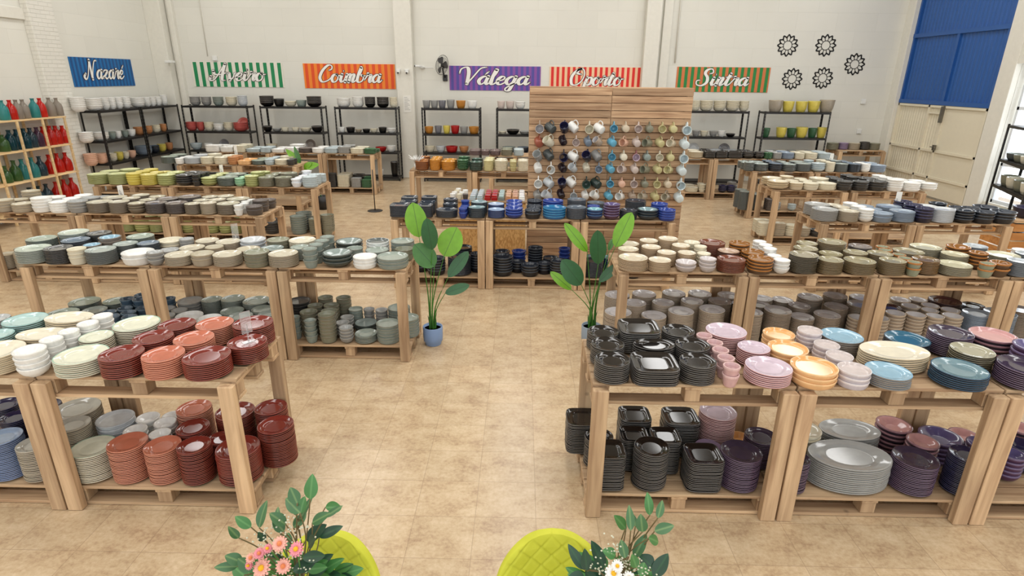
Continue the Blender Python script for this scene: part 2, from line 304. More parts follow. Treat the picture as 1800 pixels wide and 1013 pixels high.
m = MB(); corr(m, 14.62, DY1, .05, 2.1, XR-.03, .008, .09); corr(m, 14.1, 14.62, .05, 2.1, XR-.04, .008, .09); m.box(XR-.06, XR-.03, DY0, 14.1, .05, 2.1)
dl = m.build('cream_door', CREAM, gate)
m = MB()
for z in (.45, 1.05, 2.04): m.box(XR-.1, XR-.03, DY0, DY1, z, z+.05)
for y in (DY0, 14.08, 14.6, DY1-.06): m.box(XR-.1, XR-.03, y, y+.05, .05, 2.09)
m.box(XR-.1, XR-.03, 14.1, 14.6, 1.9, 1.94)
m.build('door_frame', CREAM, gate)
STEEL = plain('brushed_steel', (120, 116, 108), .4, .8)
m = MB(); m.box(XR-.16, XR-.1, 14.04, 14.1, 1.1, 1.22); m.tube([(XR-.15, 14.0, 1.17), (XR-.15, 14.18, 1.17)], .012); m.box(XR-.15, XR-.1, 14.06, 14.14, 1.72, 2.08); m.build('lock', STEEL, gate)
# big window on the right with mullions
FRM = plain('window_frame_white', (214, 218, 222), .5)
m = MB()
for y in (7.45, 8.6, 9.75, 10.9, 12.25): m.box(XR+.1, XR+.16, y, y+.06, .25, 3.0)
for z in (.25, 1.0, 2.1, 2.94): m.box(XR+.1, XR+.16, 7.45, 12.3, z, z+.06)
wn = structure('window_1', m, FRM)
gm, gt, gb = base('clear_glass'); gb.inputs['Transmission Weight'].default_value = 1; gb.inputs['Roughness'].default_value = 0; gb.inputs['IOR'].default_value = 1.05; gb.inputs['Base Color'].default_value = (.96, .98, 1, 1)
m = MB(); m.box(XR+.125, XR+.135, 7.5, 12.28, .3, 2.95); m.build('pane', gm, wn)
# ------------------------------------------------------------------ pallet tables
def pallet_parts(parent, zt):
    """a pallet 1.19 x .62 with its deck top at zt; returns deck"""
    d = MB(); L = .594
    ys = [(.055, .19), (.20, .30), (.31, .43), (.44, .54), (.55, .665)]
    for a, b_ in ys: d.box(-L, L, a, b_, zt-.02, zt, b=.003)
    deck = d.build('deck', WX, parent)
    for x in (-L+.05, 0, L-.05):
        s = MB(); s.box(x-.05, x+.05, .06, .66, zt-.04, zt-.0205, b=.002); s.build('cross_board', WY, deck)
        for y in (.11, .36, .61):
            bk = MB(); bk.box(x-.045, x+.045, y-.045, y+.045, zt-.12, zt-.0405, b=.003); bk.build('block', WZ, deck)
    for y in (.11, .36, .61):
        r = MB(); r.box(-L, L, y-.05, y+.05, zt-.142, zt-.1205, b=.002); r.build('runner', WX, deck)
    return deck
def make_table():
    t = link('pallet_table', None)
    pallet_parts(t, TOP_Z); pallet_parts(t, .146)
    for x in (-.548, .548):
        for y0, y1 in ((0, .052), (.67, .722)):
            lg = MB(); lg.box(x-.046, x+.046, y0, y1, .002, TOP_Z-.024, b=.004); lg.build('leg', WZ, t)
    m = MB(); 
    return t
TBL = [('nearest right row', 'the black plates', [(.43, 2.97), (1.63, 2.97), (2.83, 2.97)], ['with the black plates', 'with the big oval platters', 'at the picture edge with plum plates']),
 ('nearest left row', '', [(-4.05, 2.94), (-2.85, 2.94)], ['with cream plates', 'with the dark red plates']),
 ('second left row', '', [(-4.65, 5.05), (-3.45, 5.05), (-2.25, 5.05)], ['furthest left, white bowls on top', 'in the middle, beige bowls on top', 'beside the left potted plant']),
 ('second right row', '', [(.905, 5.08), (2.105, 5.08), (3.305, 5.08), (4.505, 5.08)], ['beside the right potted plant', 'with olive plates on top', 'with cream olive plates on top', 'at the right picture edge']),
 ('blue ware row', '', [(-1.65, 7.15), (-.45, 7.15), (.75, 7.15)], ['behind the left potted plant', 'in the centre of the hall', 'behind the right potted plant']),
 ('third left row', '', [(-6.86, 7.14), (-5.66, 7.14), (-4.46, 7.14)], ['nearest the left edge', 'with stone brown plates', 'at its aisle end with dark cups']),
 ('fourth left row', '', [(-6.84, 9.14), (-5.64, 9.14), (-4.44, 9.14)], ['nearest the left wall', 'in its middle', 'at its aisle end with white cups']),
 ('fifth left row', '', [(-6.82, 11.5), (-5.62, 11.5)], ['nearest the left wall', 'at its aisle end']),
 ('sixth left row', '', [(-6.97, 13.45), (-5.77, 13.45), (-4.57, 13.45)], ['nearest the left wall', 'in its middle', 'at its aisle end with green dishes']),
 ('third right row', '', [(3.78, 7.22), (4.98, 7.22)], ['at its aisle end', 'with black blue bowls']),
 ('fourth right row', '', [(4.1, 9.46), (5.35, 9.46)], ['at its aisle end with cream bowls', 'with white bowls']),
 ('fifth right row', '', [(4.5, 11.5), (5.72, 11.5)], ['at its aisle end', 'at its wall end']),
 ('sixth right row', '', [(3.14, 13.4), (4.34, 13.4), (5.56, 13.4)], ['behind the mug wall', 'in its middle', 'at its wall end']),
 ('ochre ware row', '', [(-2.14, 11.1), (-.94, 11.1)], ['at its left end', 'beside the mug wall']),
 ('stoneware row', '', [(-.75, 13.4), (.45, 13.4)], ['behind ochre bowls', 'behind the mug wall']),
 ('corner spot', '', [(8.1, 15.3)], ['by the back wall corner'])]
proto = make_table(); used = False
for nm, _, ps, dsc in TBL:
    for (x, y), ds in zip(ps, dsc):
        t = proto if not used else copy_tree(proto)
        used = True
        t.location = (x+.6, y, 0)
        tag(t, 'wooden pallet table of %s %s' % (nm, ds) if nm != 'corner spot' else 'low wooden pallet table by the back right corner', 'table', 'pallet display tables')
# ------------------------------------------------------------------ crockery
PIT = {'p': .0122, 'q': .013, 'o': .0145, 's': .03, 'b': .033, 't': .036, 'c': .052, 'r': .034}
OUT = {'p': [(.30, 0), (.31, .003), (.40, .007), (.47, .0125), (.497, .0165), (.5, .0202), (.5, .0225), (.494, .0245)],
 's': [(.40, 0), (.44, .004), (.475, .018), (.492, .034), (.5, .04), (.5, .044), (.495, .046)],
 'b': [(.22, 0), (.24, .005), (.37, .018), (.45, .036), (.492, .054), (.5, .059), (.5, .063), (.495, .065)],
 't': [(.36, 0), (.42, .007), (.462, .03), (.486, .062), (.5, .068), (.5, .074), (.495, .077)],
 'c': [(.31, 0), (.35, .006), (.43, .04), (.475, .064), (.5, .07), (.5, .077), (.494, .079)],
 'w': [(.25, 0), (.27, .05), (.40, .25), (.465, .55), (.49, .85), (.5, .88), (.5, .97), (.495, 1.0)]}
FR = {'p': .87, 's': .96, 'b': .96, 't': .97, 'c': .97, 'w': .97}
PRO = {}
def r_at(P, z):
    for (r0, z0), (r1, z1) in zip(P, P[1:]):
        if z0 <= z <= z1 and z1 > z0: return r0+(r1-r0)*(z-z0)/(z1-z0)
    return P[-1][0]
NEST = {'p': .0122, 's': .03, 'b': .033, 't': .036, 'c': .052, 'w': .327}
for k_, P_ in OUT.items():
    sh_ = NEST[k_]*FR[k_]; H_ = P_[-1][1]; inn = [(r, z+sh_) for r, z in P_ if z+sh_ < H_-(.0006 if k_ != 'w' else .01)]
    ri_ = r_at(P_, H_-sh_)
    prof = [(0, .0005 if k_ != 'w' else .002)]+P_+[(ri_, H_)]+inn[::-1]+[(P_[0][0]*.9, sh_), (0, sh_)]
    nb = len(P_)-(2 if k_ == 'p' else 3); ms_ = [2]*(nb)+[1]*(2 if k_ == 'p' else 3)+[3 if k_ == 'p' else 1]+[0]*(len(prof)-1-nb-(3 if k_ == 'p' else 4))
    if k_ == 'p': ms_[nb+3] = 3
    PRO[k_] = (prof, tuple(ms_))
PRO['u'] = ([(0, 0), (.32, 0), (.36, .03), (.44, .35), (.5, .95), (.495, 1), (.47, .99), (.42, .4), (.33, .07), (0, .06)], (2, 2, 2, 2, 1, 1, 0, 0, 0))
FLANGE = {'mnt': (150, 182, 160), 'ltl': (140, 176, 172), 'blu': (110, 156, 184), 'tea': (34, 76, 100), 'dgr': (40, 84, 108), 'brk': (110, 70, 50), 'sky': (90, 116, 150), 'bks': (60, 84, 92), 'cgr': (170, 168, 138), 'gkk': (0, 0, 0)}
PRO['q'] = PRO['p']; PRO['o'] = PRO['p']; PRO['r'] = PRO['s']
def sup(a, e=5.0): return 1.0/((abs(math.cos(a))**e+abs(math.sin(a))**e)**(1/e))
SHAPE = {'q': sup, 'r': sup}
ASP = {'o': .66, 'r': .8}
cache = {}
def ware(ty, co, seg=36):
    k = (ty, co, seg)
    if k not in cache:
        m = MB(); pr, ms = PRO[ty]; m.lathe(pr, seg, ms, shape=SHAPE.get(ty))
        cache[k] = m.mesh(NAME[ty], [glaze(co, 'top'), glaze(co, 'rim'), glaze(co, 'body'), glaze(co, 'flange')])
    return cache[k]
NAME = {'p': 'plate', 'q': 'square_plate', 'o': 'oval_platter', 's': 'shallow_bowl', 'b': 'bowl', 't': 'deep_bowl', 'c': 'cup', 'r': 'baking_dish', 'u': 'flower_pot', 'w': 'bowl'}
CAT = {'p': 'plate', 'q': 'plate', 'o': 'platter', 's': 'shallow bowl', 'b': 'bowl', 't': 'bowl', 'c': 'cup', 'r': 'dish', 'u': 'pot', 'w': 'bowl'}
NOUN = {'p': 'plate', 'q': 'square plate', 'o': 'oval platter', 's': 'shallow bowl', 'b': 'bowl', 't': 'deep bowl', 'c': 'cup', 'r': 'dish', 'u': 'pot', 'w': 'bowl'}
ORD = ['first', 'second', 'third', 'fourth', 'fifth', 'sixth', 'seventh', 'eighth', 'ninth', 'tenth', 'eleventh', 'twelfth', 'thirteenth', 'fourteenth', 'fifteenth', 'sixteenth', 'seventeenth', 'eighteenth', 'nineteenth', 'twentieth'] + ['%dth' % i for i in range(21, 60)]
ORD[20] = '21st'; ORD[21] = '22nd'; ORD[22] = '23rd'
STACKS = """#R1t|nearest right row|2.97|0.932
p blk 0.55 3.079 0.207 10 10 0 0
p blk 0.55 3.29 0.207 10 1 1 0
p blk 0.55 3.502 0.207 9 1 2 0
q blk 0.799 3.093 0.267 8 8 0 1
o blk 0.842 3.31 0.262 8 8 1 1
q blk 0.784 3.52 0.26 11 1 2 1
p blk 1.05 3.08 0.21 10 10 0 2
p blk 1.078 3.295 0.211 10 1 1 2
p blk 1.04 3.509 0.211 10 1 2 2
c pnk 1.23 3.025 0.099 2 2 0 3
c pnk 1.23 3.13 0.101 2 2 1 3
c pnk 1.23 3.235 0.101 2 2 2 3
c pnk 1.228 3.339 0.101 2 2 3 0
c pnk 1.194 3.443 0.101 2 2 4 0
p pin 1.472 3.092 0.264 7 7 0 4
p pin 1.469 3.322 0.196 8 1 1 4
p pin 1.357 3.521 0.259 10 1 2 4
s ora 1.687 3.334 0.24 3 3 1 5
s ora 1.718 3.55 0.2 3 3 1 6
s ora 1.736 3.09 0.261 3 3 0 5
s lil 1.955 3.061 0.18 3 3 0 6
s lil 1.958 3.235 0.154 3 3 1 7
s lil 1.956 3.39 0.153 3 3 2 5
s lil 1.914 3.542 0.152 4 4 3 1
p blu 2.168 3.084 0.247 6 6 0 7
o crm 2.331 3.31 0.414 7 7 1 8
p blu 2.118 3.522 0.256 8 1 2 6
p tea 2.543 3.518 0.264 7 1 2 7
p dgr 2.596 3.104 0.288 7 7 0 8
p plu 2.978 3.105 0.29 9 9 0 9
p olv 2.786 3.283 0.233 10 4 1 9
p plu 2.817 3.524 0.252 11 1 2 8
s rbo 3.089 3.518 0.264 4 4 2 9
b pbl 3.156 3.286 0.216 4 4 1 10
#R1s|nearest right row shelf|2.97|0.146
q blk 0.577 3.132 0.21 19 1 0 0
p blk 0.85 3.138 0.221 22 1 0 1
q blk 1.184 3.141 0.227 17 1 0 2
p plu 1.425 3.155 0.253 19 1 0 3
q blk 0.775 3.326 0.188 18 1 1 1
q blk 0.974 3.3 0.191 19 1 1 2
p lpl 1.277 3.322 0.178 12 1 1 3
q blk 0.452 3.52 0.228 18 1 2 0
p blk 0.545 3.331 0.192 17 1 1 0
q blk 0.813 3.526 0.216 20 1 2 1
q blk 1.127 3.514 0.24 20 1 2 2
p pin 1.38 3.51 0.249 25 1 2 3
p plu 1.646 3.383 0.216 16 1 2 5
b ora 1.567 3.537 0.128 2 1 2 4
p plu 1.75 3.118 0.182 18 1 0 4
o gry 2.146 3.203 0.518 13 13 0 5
p plu 2.531 3.157 0.261 17 1 0 6
p nav 2.834 3.131 0.209 21 1 0 7
b cre 1.956 3.446 0.224 6 1 2 6
o gry 2.297 3.499 0.409 13 13 2 7
b rbo 2.612 3.522 0.223 6 1 2 8
b rbo 2.683 3.326 0.192 6 1 1 4
b pbl 2.882 3.437 0.261 5 1 2 9
b rbo 3.1 3.505 0.194 4 1 2 10
b pbl 3.059 3.308 0.175 6 1 1 5
b rbo 3.471 3.508 0.184 6 1 2 11
b pbl 3.219 3.254 0.159 5 1 1 6
b nav 3.371 3.347 0.194 5 2 1 7
#L1t|nearest left row|2.94|0.932
p crm -3.121 3.079 0.298 9 9 0 0
b whi -2.852 3.016 0.166 4 4 0 1
b whi -2.834 3.16 0.122 4 4 1 2
b whi -2.817 3.279 0.114 4 1 2 3
b whi -2.784 3.404 0.122 4 1 3 0
b whi -2.775 3.527 0.122 4 1 4 0
p mnt -2.6 3.072 0.284 8 8 0 2
p mar -2.339 3.049 0.238 10 10 0 3
p sal -2.091 3.047 0.229 10 10 0 4
p mar -1.843 3.062 0.265 9 9 0 5
o crm -3.021 3.315 0.306 8 8 1 1
p mnt -2.666 3.3 0.189 9 1 1 3
p mar -2.287 3.278 0.23 10 4 1 4
p sal -2.028 3.271 0.233 10 4 1 5
p mar -1.69 3.259 0.232 9 4 1 6
p ltl -3.267 3.492 0.249 11 1 2 1
p ltl -3.277 3.278 0.178 10 1 1 0
o crm -2.99 3.517 0.308 10 10 2 2
p mnt -2.521 3.482 0.276 10 1 2 4
p mar -2.269 3.506 0.228 9 1 2 5
p sal -2.014 3.504 0.232 10 1 2 6
p mar -1.753 3.494 0.252 11 1 2 7
p gry -3.47 3.5 0.156 11 1 2 0
#L1s|nearest left row shelf|2.94|0.146
p lbl -3.288 3.108 0.217 22 1 0 0
p crg -3.076 3.099 0.204 19 1 0 1
p mnt -2.733 3.126 0.257 16 1 0 2
p sal -2.489 3.112 0.23 20 1 0 3
p sal -2.261 3.106 0.217 19 1 0 4
p mar -2.052 3.097 0.201 20 1 0 5
p mar -1.795 3.131 0.269 17 11 0 6
p crg -2.931 3.246 0.204 23 1 1 1
s lgr -2.746 3.381 0.232 8 8 1 2
b whi -2.553 3.289 0.145 6 1 1 3
b whi -2.366 3.249 0.136 6 1 1 4
p mar -2.166 3.295 0.206 20 1 1 5
p mar -1.97 3.264 0.169 15 1 1 6
p mar -1.611 3.301 0.23 22 1 1 7
p crg -3.064 3.457 0.294 22 1 2 2
b whi -2.562 3.437 0.15 6 1 2 3
b whi -2.409 3.383 0.143 6 1 2 5
b whi -2.445 3.515 0.13 5 1 2 4
p sal -2.258 3.491 0.225 22 1 2 6
p mar -1.965 3.476 0.256 21 1 2 7
p mar -1.72 3.497 0.215 23 1 2 8
p nav -3.4 3.34 0.175 22 1 1 0
p nav -3.6 3.49 0.198 22 1 2 0
p nav -3.299 3.49 0.178 22 1 2 1
#L2t|second left row|5.05|0.932
p grn -4.57 5.181 0.282 10 1 0 0
p drk -4.313 5.157 0.233 11 1 0 1
t cre -4.121 5.131 0.153 3 0 0 2
p gdk -3.921 5.166 0.252 10 1 0 3
t whi -3.584 5.178 0.276 2 2 0 4
b gry -3.382 5.121 0.141 3 0 0 5
p bge -3.188 5.164 0.248 7 1 0 6
t bge -2.961 5.157 0.204 2 2 0 7
p gms -4.679 5.428 0.256 12 1 1 0
p dbl -4.317 5.395 0.242 12 1 1 1
b blu -4.12 5.329 0.163 3 0 1 2
p gdk -3.822 5.376 0.214 10 1 1 3
p dbl -3.62 5.41 0.194 10 1 1 4
s gry -3.406 5.38 0.18 2 2 1 5
p bge -3.191 5.401 0.228 7 1 1 6
p grn -4.48 5.598 0.265 14 1 2 0
p drk -4.238 5.617 0.22 13 1 2 1
b blu -4.053 5.497 0.199 4 0 2 2
p gms -3.821 5.607 0.247 11 1 2 3
t cre -3.521 5.607 0.246 2 1 2 4
s gry -3.334 5.57 0.134 4 4 2 5
p bge -3.154 5.621 0.218 8 1 2 6
p bge -2.733 5.166 0.251 8 1 0 8
s olg -2.455 5.162 0.227 4 4 0 9
p bge -2.209 5.172 0.265 9 1 0 10
c sag -1.94 5.124 0.138 3 3 0 11
c sag -1.93 5.267 0.139 3 3 1 11
c sag -1.92 5.41 0.139 3 3 2 11
c sag -1.912 5.553 0.139 3 3 3 0
b dgg -1.71 5.194 0.279 3 3 0 12
s whi -1.445 5.165 0.219 3 3 0 13
s sag -1.19 5.185 0.29 3 3 0 14
t bge -2.963 5.38 0.167 2 0 1 7
b bge -2.636 5.381 0.22 2 1 1 8
p dgg -2.396 5.376 0.213 8 1 1 9
p sag -2.125 5.384 0.188 9 1 1 10
t sag -1.607 5.407 0.16 2 0 1 12
s sag -1.384 5.38 0.221 3 3 1 13
t olg -1.124 5.412 0.18 2 1 1 14
p bge -2.928 5.59 0.236 8 1 2 7
b lgr -2.684 5.609 0.243 3 1 2 8
s olg -2.423 5.591 0.22 4 4 2 9
p cre -2.183 5.601 0.259 10 1 2 10
b dgg -1.712 5.593 0.267 3 1 2 12
s wsg -1.426 5.6 0.227 4 4 2 13
s sag -1.18 5.613 0.234 4 4 2 14
#L2s|second left row shelf|5.05|0.146
c sag -2.03 5.167 0.121 4 4 0 4
t olg -1.87 5.191 0.168 7 0 0 5
b gry -1.688 5.174 0.135 4 0 0 6
b gry -1.756 5.292 0.135 4 0 1 16
b gry -1.751 5.429 0.137 4 0 2 16
p sag -1.51 5.216 0.217 6 1 0 7
s sag -1.286 5.221 0.228 6 6 0 8
c sag -2.204 5.248 0.093 4 4 1 13
t olg -2.099 5.329 0.172 6 0 1 14
t olg -1.902 5.354 0.162 6 0 1 15
s dgg -1.562 5.432 0.226 3 3 1 17
s drk -2.27 5.55 0.227 9 4 2 11
t olg -2.086 5.494 0.156 6 0 2 12
t olg -2.026 5.637 0.153 7 0 2 13
t olg -1.929 5.513 0.159 6 0 2 14
t olg -1.836 5.638 0.152 7 0 2 15
s sag -1.701 5.57 0.147 6 4 2 17
c gry -1.569 5.604 0.117 3 3 2 18
b gry -1.425 5.553 0.13 5 0 2 19
s sag -1.244 5.555 0.227 7 4 2 20
s sag -1.117 5.369 0.22 6 6 1 18
p sag -3.198 5.592 0.204 21 1 2 7
p sag -2.978 5.596 0.233 22 1 2 8
p sag -2.726 5.578 0.271 21 1 2 9
p sag -2.892 5.384 0.224 18 1 1 11
s sag -2.587 5.383 0.202 8 8 1 12
t whi -3.035 5.215 0.217 5 1 1 10
p gdk -2.732 5.222 0.23 19 1 0 2
p gdk -2.45 5.199 0.183 22 1 0 3
p gdk -2.527 5.55 0.129 21 0 2 10
p gms -4.528 5.57 0.288 18 1 2 0
p gdk -4.288 5.371 0.227 17 1 1 1
p gms -4.544 5.286 0.28 17 1 1 0
p gms -4.219 5.595 0.239 18 1 2 1
c tbl -3.964 5.643 0.14 5 5 2 3
c tbl -4.042 5.527 0.137 5 5 2 2
c tbl -3.905 5.516 0.137 5 5 2 4
c tbl -3.989 5.396 0.144 4 4 1 3
c tbl -3.811 5.411 0.142 4 4 1 5
c tbl -4.086 5.289 0.143 4 4 1 2
c tbl -3.886 5.291 0.139 4 4 1 4
c tbl -3.983 5.19 0.14 4 4 0 0
c tbl -3.806 5.177 0.139 4 4 0 1
c tbl -3.624 5.555 0.122 5 5 2 5
s gry -3.423 5.583 0.246 8 4 2 6
t whi -3.266 5.264 0.255 5 1 1 9
b gry -3.578 5.425 0.152 6 0 1 6
b gry -3.474 5.245 0.144 6 0 1 7
b gry -3.429 5.385 0.149 6 0 1 8
#R2t|second right row|5.08|0.932
p bgw 1.05 5.203 0.267 9 1 0 0
p bgw 1.045 5.437 0.198 10 1 1 0
p bgw 1.084 5.631 0.198 10 1 2 0
p bgw 1.29 5.173 0.206 8 1 0 1
p bgw 1.388 5.339 0.177 10 1 1 2
p bgw 1.272 5.481 0.187 11 1 1 1
p bgw 1.286 5.667 0.185 12 1 2 1
b lvg 1.531 5.163 0.187 2 1 0 2
p bgw 1.578 5.335 0.168 10 1 1 4
p bgw 1.564 5.505 0.174 12 1 1 3
p bgw 1.475 5.665 0.191 14 1 2 2
b lvg 1.73 5.162 0.152 3 0 0 3
b cre 1.74 5.33 0.128 3 0 1 5
b cre 1.74 5.459 0.122 4 0 1 6
b cre 1.697 5.608 0.161 4 0 2 3
p brn 1.955 5.196 0.252 9 1 0 4
p brk 2 5.422 0.207 10 1 1 7
p brn 1.904 5.633 0.254 12 1 2 4
s amb 2.217 5.182 0.225 4 4 0 5
s amb 2.225 5.399 0.208 4 4 1 8
s amb 2.163 5.594 0.199 5 5 2 5
b whi 2.403 5.154 0.147 3 0 0 6
b whi 2.389 5.291 0.127 3 0 1 9
b whi 2.392 5.419 0.127 4 0 2 6
b whi 2.4 5.547 0.127 4 0 3 0
b whi 2.39 5.676 0.127 4 0 4 0
p gbk 2.62 5.209 0.249 13 1 0 7
p ols 2.858 5.181 0.221 10 1 0 8
p ols 3.139 5.205 0.27 9 1 0 9
p ols 3.426 5.181 0.222 10 1 0 10
c gam 3.601 5.142 0.123 2 2 0 11
c gam 3.591 5.266 0.124 2 2 1 14
c gam 3.607 5.387 0.118 2 2 2 10
c gam 3.566 5.533 0.124 2 2 3 1
c gam 3.61 5.661 0.124 2 2 4 1
p obr 3.764 5.236 0.225 10 1 0 12
p cgr 4.016 5.21 0.279 7 1 0 13
c gam 4.253 5.134 0.128 2 2 0 14
c amb 4.398 5.172 0.17 2 2 0 15
p sbl 4.582 5.184 0.196 11 1 0 16
p ols 2.954 5.375 0.21 10 1 1 11
p ols 2.756 5.468 0.22 12 1 1 10
p ols 3.219 5.435 0.216 10 1 1 12
p ols 3.437 5.406 0.222 10 1 1 13
p cgr 4.157 5.421 0.228 10 1 1 16
p ols 2.853 5.655 0.199 12 1 2 7
p ols 3.082 5.63 0.259 14 1 2 8
p dbr 3.356 5.612 0.211 11 1 2 9
p ols 3.765 5.5 0.27 10 1 1 15
p cgr 4.008 5.624 0.273 11 1 2 11
b amb 4.298 5.587 0.205 4 0 2 12
b amb 4.347 5.38 0.16 4 0 1 17
p sbl 4.499 5.637 0.208 12 1 2 13
p cgr 4.612 5.423 0.274 10 1 1 18
p sbl 4.844 5.43 0.189 11 1 1 19
b whi 4.94 5.61 0.159 3 0 2 14
#R2s|second right row shelf|5.08|0.146
p tpe 0.963 5.268 0.261 26 1 0 0
p tpe 1.309 5.258 0.241 24 1 0 1
p tpe 1.568 5.259 0.245 28 1 0 2
p tpe 1.864 5.258 0.243 30 1 0 3
p tpd 2.497 5.262 0.249 30 1 0 5
p tpe 1.148 5.427 0.225 29 1 1 0
p tpe 1.436 5.451 0.22 29 1 1 1
p tpe 1.717 5.438 0.219 31 1 1 2
p tpd 1.997 5.45 0.223 31 1 1 3
p tpe 2.201 5.419 0.186 30 1 1 4
p tpd 2.402 5.467 0.202 28 1 1 5
p tpe 2.244 5.233 0.193 29 1 0 4
p tpe 1.001 5.617 0.253 30 1 2 0
p tpe 1.278 5.623 0.243 31 1 2 1
p tpe 1.581 5.627 0.234 32 1 2 2
p tpe 1.848 5.626 0.236 32 1 2 3
p tpe 2.14 5.623 0.222 31 1 2 4
p tpe 2.5 5.644 0.2 28 1 2 5
p tpe 2.704 5.641 0.206 27 1 2 6
p tpd 2.733 5.248 0.222 25 1 0 6
p tpd 2.975 5.257 0.239 27 1 0 7
p tpd 2.794 5.454 0.207 28 1 1 6
p tpd 3.138 5.42 0.221 29 1 1 7
p tpd 3.37 5.419 0.239 31 1 1 9
p tpd 2.961 5.605 0.24 31 1 2 7
p tpd 3.227 5.628 0.229 32 1 2 8
p tpe 3.484 5.616 0.214 31 1 2 9
b tpe 3.261 5.229 0.184 9 0 1 8
b tpe 3.635 5.274 0.181 10 0 1 10
b tpe 4.021 5.362 0.152 10 0 1 13
b tpe 4.231 5.377 0.169 10 0 1 15
b tpe 3.81 5.24 0.174 10 0 0 9
b tpe 3.974 5.215 0.157 10 0 0 10
b tpe 4.146 5.225 0.177 10 0 0 11
b tpe 3.459 5.228 0.182 9 0 0 8
b tpe 3.9 5.469 0.169 10 0 1 12
b tpe 4.111 5.491 0.162 10 0 1 14
b tpe 3.906 5.649 0.19 10 0 2 10
b tpe 4.093 5.657 0.173 10 0 2 11
p dmr 4.322 5.595 0.293 30 1 2 12
p dmr 3.717 5.473 0.196 27 1 1 11
p blk 4.565 5.534 0.205 28 1 1 16
p blg 4.666 5.316 0.271 29 1 1 17
p blg 4.409 5.263 0.252 30 1 0 12
p tpd 4.916 5.381 0.245 30 1 1 18
#Ct|blue ware table|7.15|0.932
q bkb -1.534 7.267 0.239 11 1 0 0
q bkb -1.466 7.492 0.211 11 0 1 0
q bkb -1.49 7.703 0.211 12 0 2 0
q bkb -1.22 7.255 0.2 11 0 0 1
q bkb -1.21 7.46 0.2 11 0 1 1
q bkb -1.22 7.664 0.2 13 0 2 1
p bkb -0.944 7.276 0.273 7 1 0 2
p bkb -0.923 7.509 0.193 9 0 1 2
p bkb -0.942 7.702 0.194 11 0 2 2
c cob -0.73 7.21 0.109 2 2 0 3
c cob -0.72 7.323 0.109 2 2 1 3
c cob -0.72 7.437 0.109 3 3 2 3
p bks -0.56 7.263 0.216 10 0 0 4
p bks -0.544 7.483 0.216 12 0 1 4
p sky -0.311 7.263 0.216 8 0 0 5
p sky -0.326 7.483 0.216 10 0 1 5
b cob -0.089 7.266 0.227 3 0 0 6
b cob -0.09 7.489 0.217 3 0 1 6
b cob -0.09 7.707 0.217 3 0 2 4
t bkb 0.15 7.257 0.204 2 0 0 7
t bkb 0.17 7.466 0.205 2 0 1 7
t bkb 0.18 7.675 0.205 3 0 2 5
s aqu 0.425 7.303 0.296 4 4 0 8
s cob 0.42 7.6 0.272 5 4 2 6
p gbl 0.7 7.285 0.254 11 1 0 9
p gbl 0.73 7.6 0.248 14 1 2 7
b aqd 0.932 7.262 0.211 3 0 0 10
c cob 0.937 7.456 0.162 2 2 1 8
p gbl 0.99 7.65 0.238 10 0 2 8
p bkb 1.358 7.274 0.22 9 0 0 12
b pbl 1.143 7.268 0.208 5 0 0 11
b bks 1.603 7.297 0.269 3 0 0 13
p bkb 1.51 7.63 0.272 13 1 2 9
s cob 1.842 7.263 0.211 4 4 0 14
s cob 1.79 7.482 0.215 5 4 1 9
#Cs|blue ware table shelf|7.15|0.146
t bkb -0.233 7.342 0.27 6 0 0 2
t bkb -0.034 7.471 0.203 3 0 1 2
t bkb 0.129 7.324 0.234 3 0 0 3
t bkb 0.205 7.65 0.208 7 0 2 3
t bkb 0.322 7.415 0.191 3 0 1 3
t bkb 0.496 7.312 0.211 5 0 0 4
c cob -0.019 7.672 0.196 4 4 2 2
s bkb 0.415 7.6 0.22 5 1 2 4
c cob 0.6 7.65 0.159 5 5 2 5
c bkb -0.25 7.65 0.221 4 4 2 1
t bkb -1.34 7.45 0.217 2 0 1 0
t bkb -1.11 7.331 0.247 5 0 0 0
p bkb -0.805 7.36 0.307 19 1 0 1
s bkb -0.78 7.65 0.245 9 1 2 0
t bkb -0.585 7.454 0.168 6 0 1 1
p bkb 0.96 7.336 0.258 17 1 0 5
p bks 0.993 7.6 0.269 14 1 2 6
s aqd 1.257 7.55 0.267 6 4 1 4
t bkb 1.48 7.312 0.21 5 0 0 6
#L3t|third left row|7.14|0.932
t bge -6.606 7.253 0.215 3 0 0 0
t bge -6.601 7.472 0.215 2 0 1 0
t bge -6.598 7.691 0.215 4 0 2 0
s bge -6.373 7.256 0.248 3 3 0 1
s bge -6.39 7.484 0.207 2 2 1 1
s bge -6.386 7.692 0.207 3 3 2 1
t whi -6.121 7.258 0.226 4 0 0 2
t whi -6.115 7.487 0.226 3 0 1 2
s whi -5.889 7.256 0.237 4 4 0 3
s whi -5.895 7.482 0.212 4 4 1 3
s whi -5.894 7.695 0.212 4 4 2 2
t gry -5.654 7.256 0.226 3 0 0 4
t gry -5.645 7.479 0.218 3 0 1 4
t gry -5.655 7.697 0.218 2 0 2 3
p gbr -5.396 7.29 0.291 10 1 0 5
p gbr -5.395 7.584 0.291 10 1 1 5
p gbr -5.12 7.256 0.236 11 0 0 6
p gbr -5.105 7.481 0.212 11 0 1 6
p gbr -5.116 7.695 0.212 11 0 2 4
b gbr -4.895 7.252 0.212 3 0 0 7
b gbr -4.885 7.47 0.214 3 0 1 7
b gbr -4.887 7.69 0.214 3 0 2 5
p dbr -4.662 7.279 0.255 10 1 0 8
p dbr -4.659 7.553 0.264 10 1 1 8
p dbr -4.404 7.29 0.261 10 1 0 9
p dbr -4.39 7.584 0.275 12 1 1 9
p bge -3.975 7.253 0.198 11 0 0 11
p bge -3.967 7.469 0.21 11 0 1 11
p bge -3.972 7.711 0.209 11 0 2 7
p gbr -4.175 7.254 0.2 10 0 0 10
p gbr -4.177 7.47 0.207 10 0 1 10
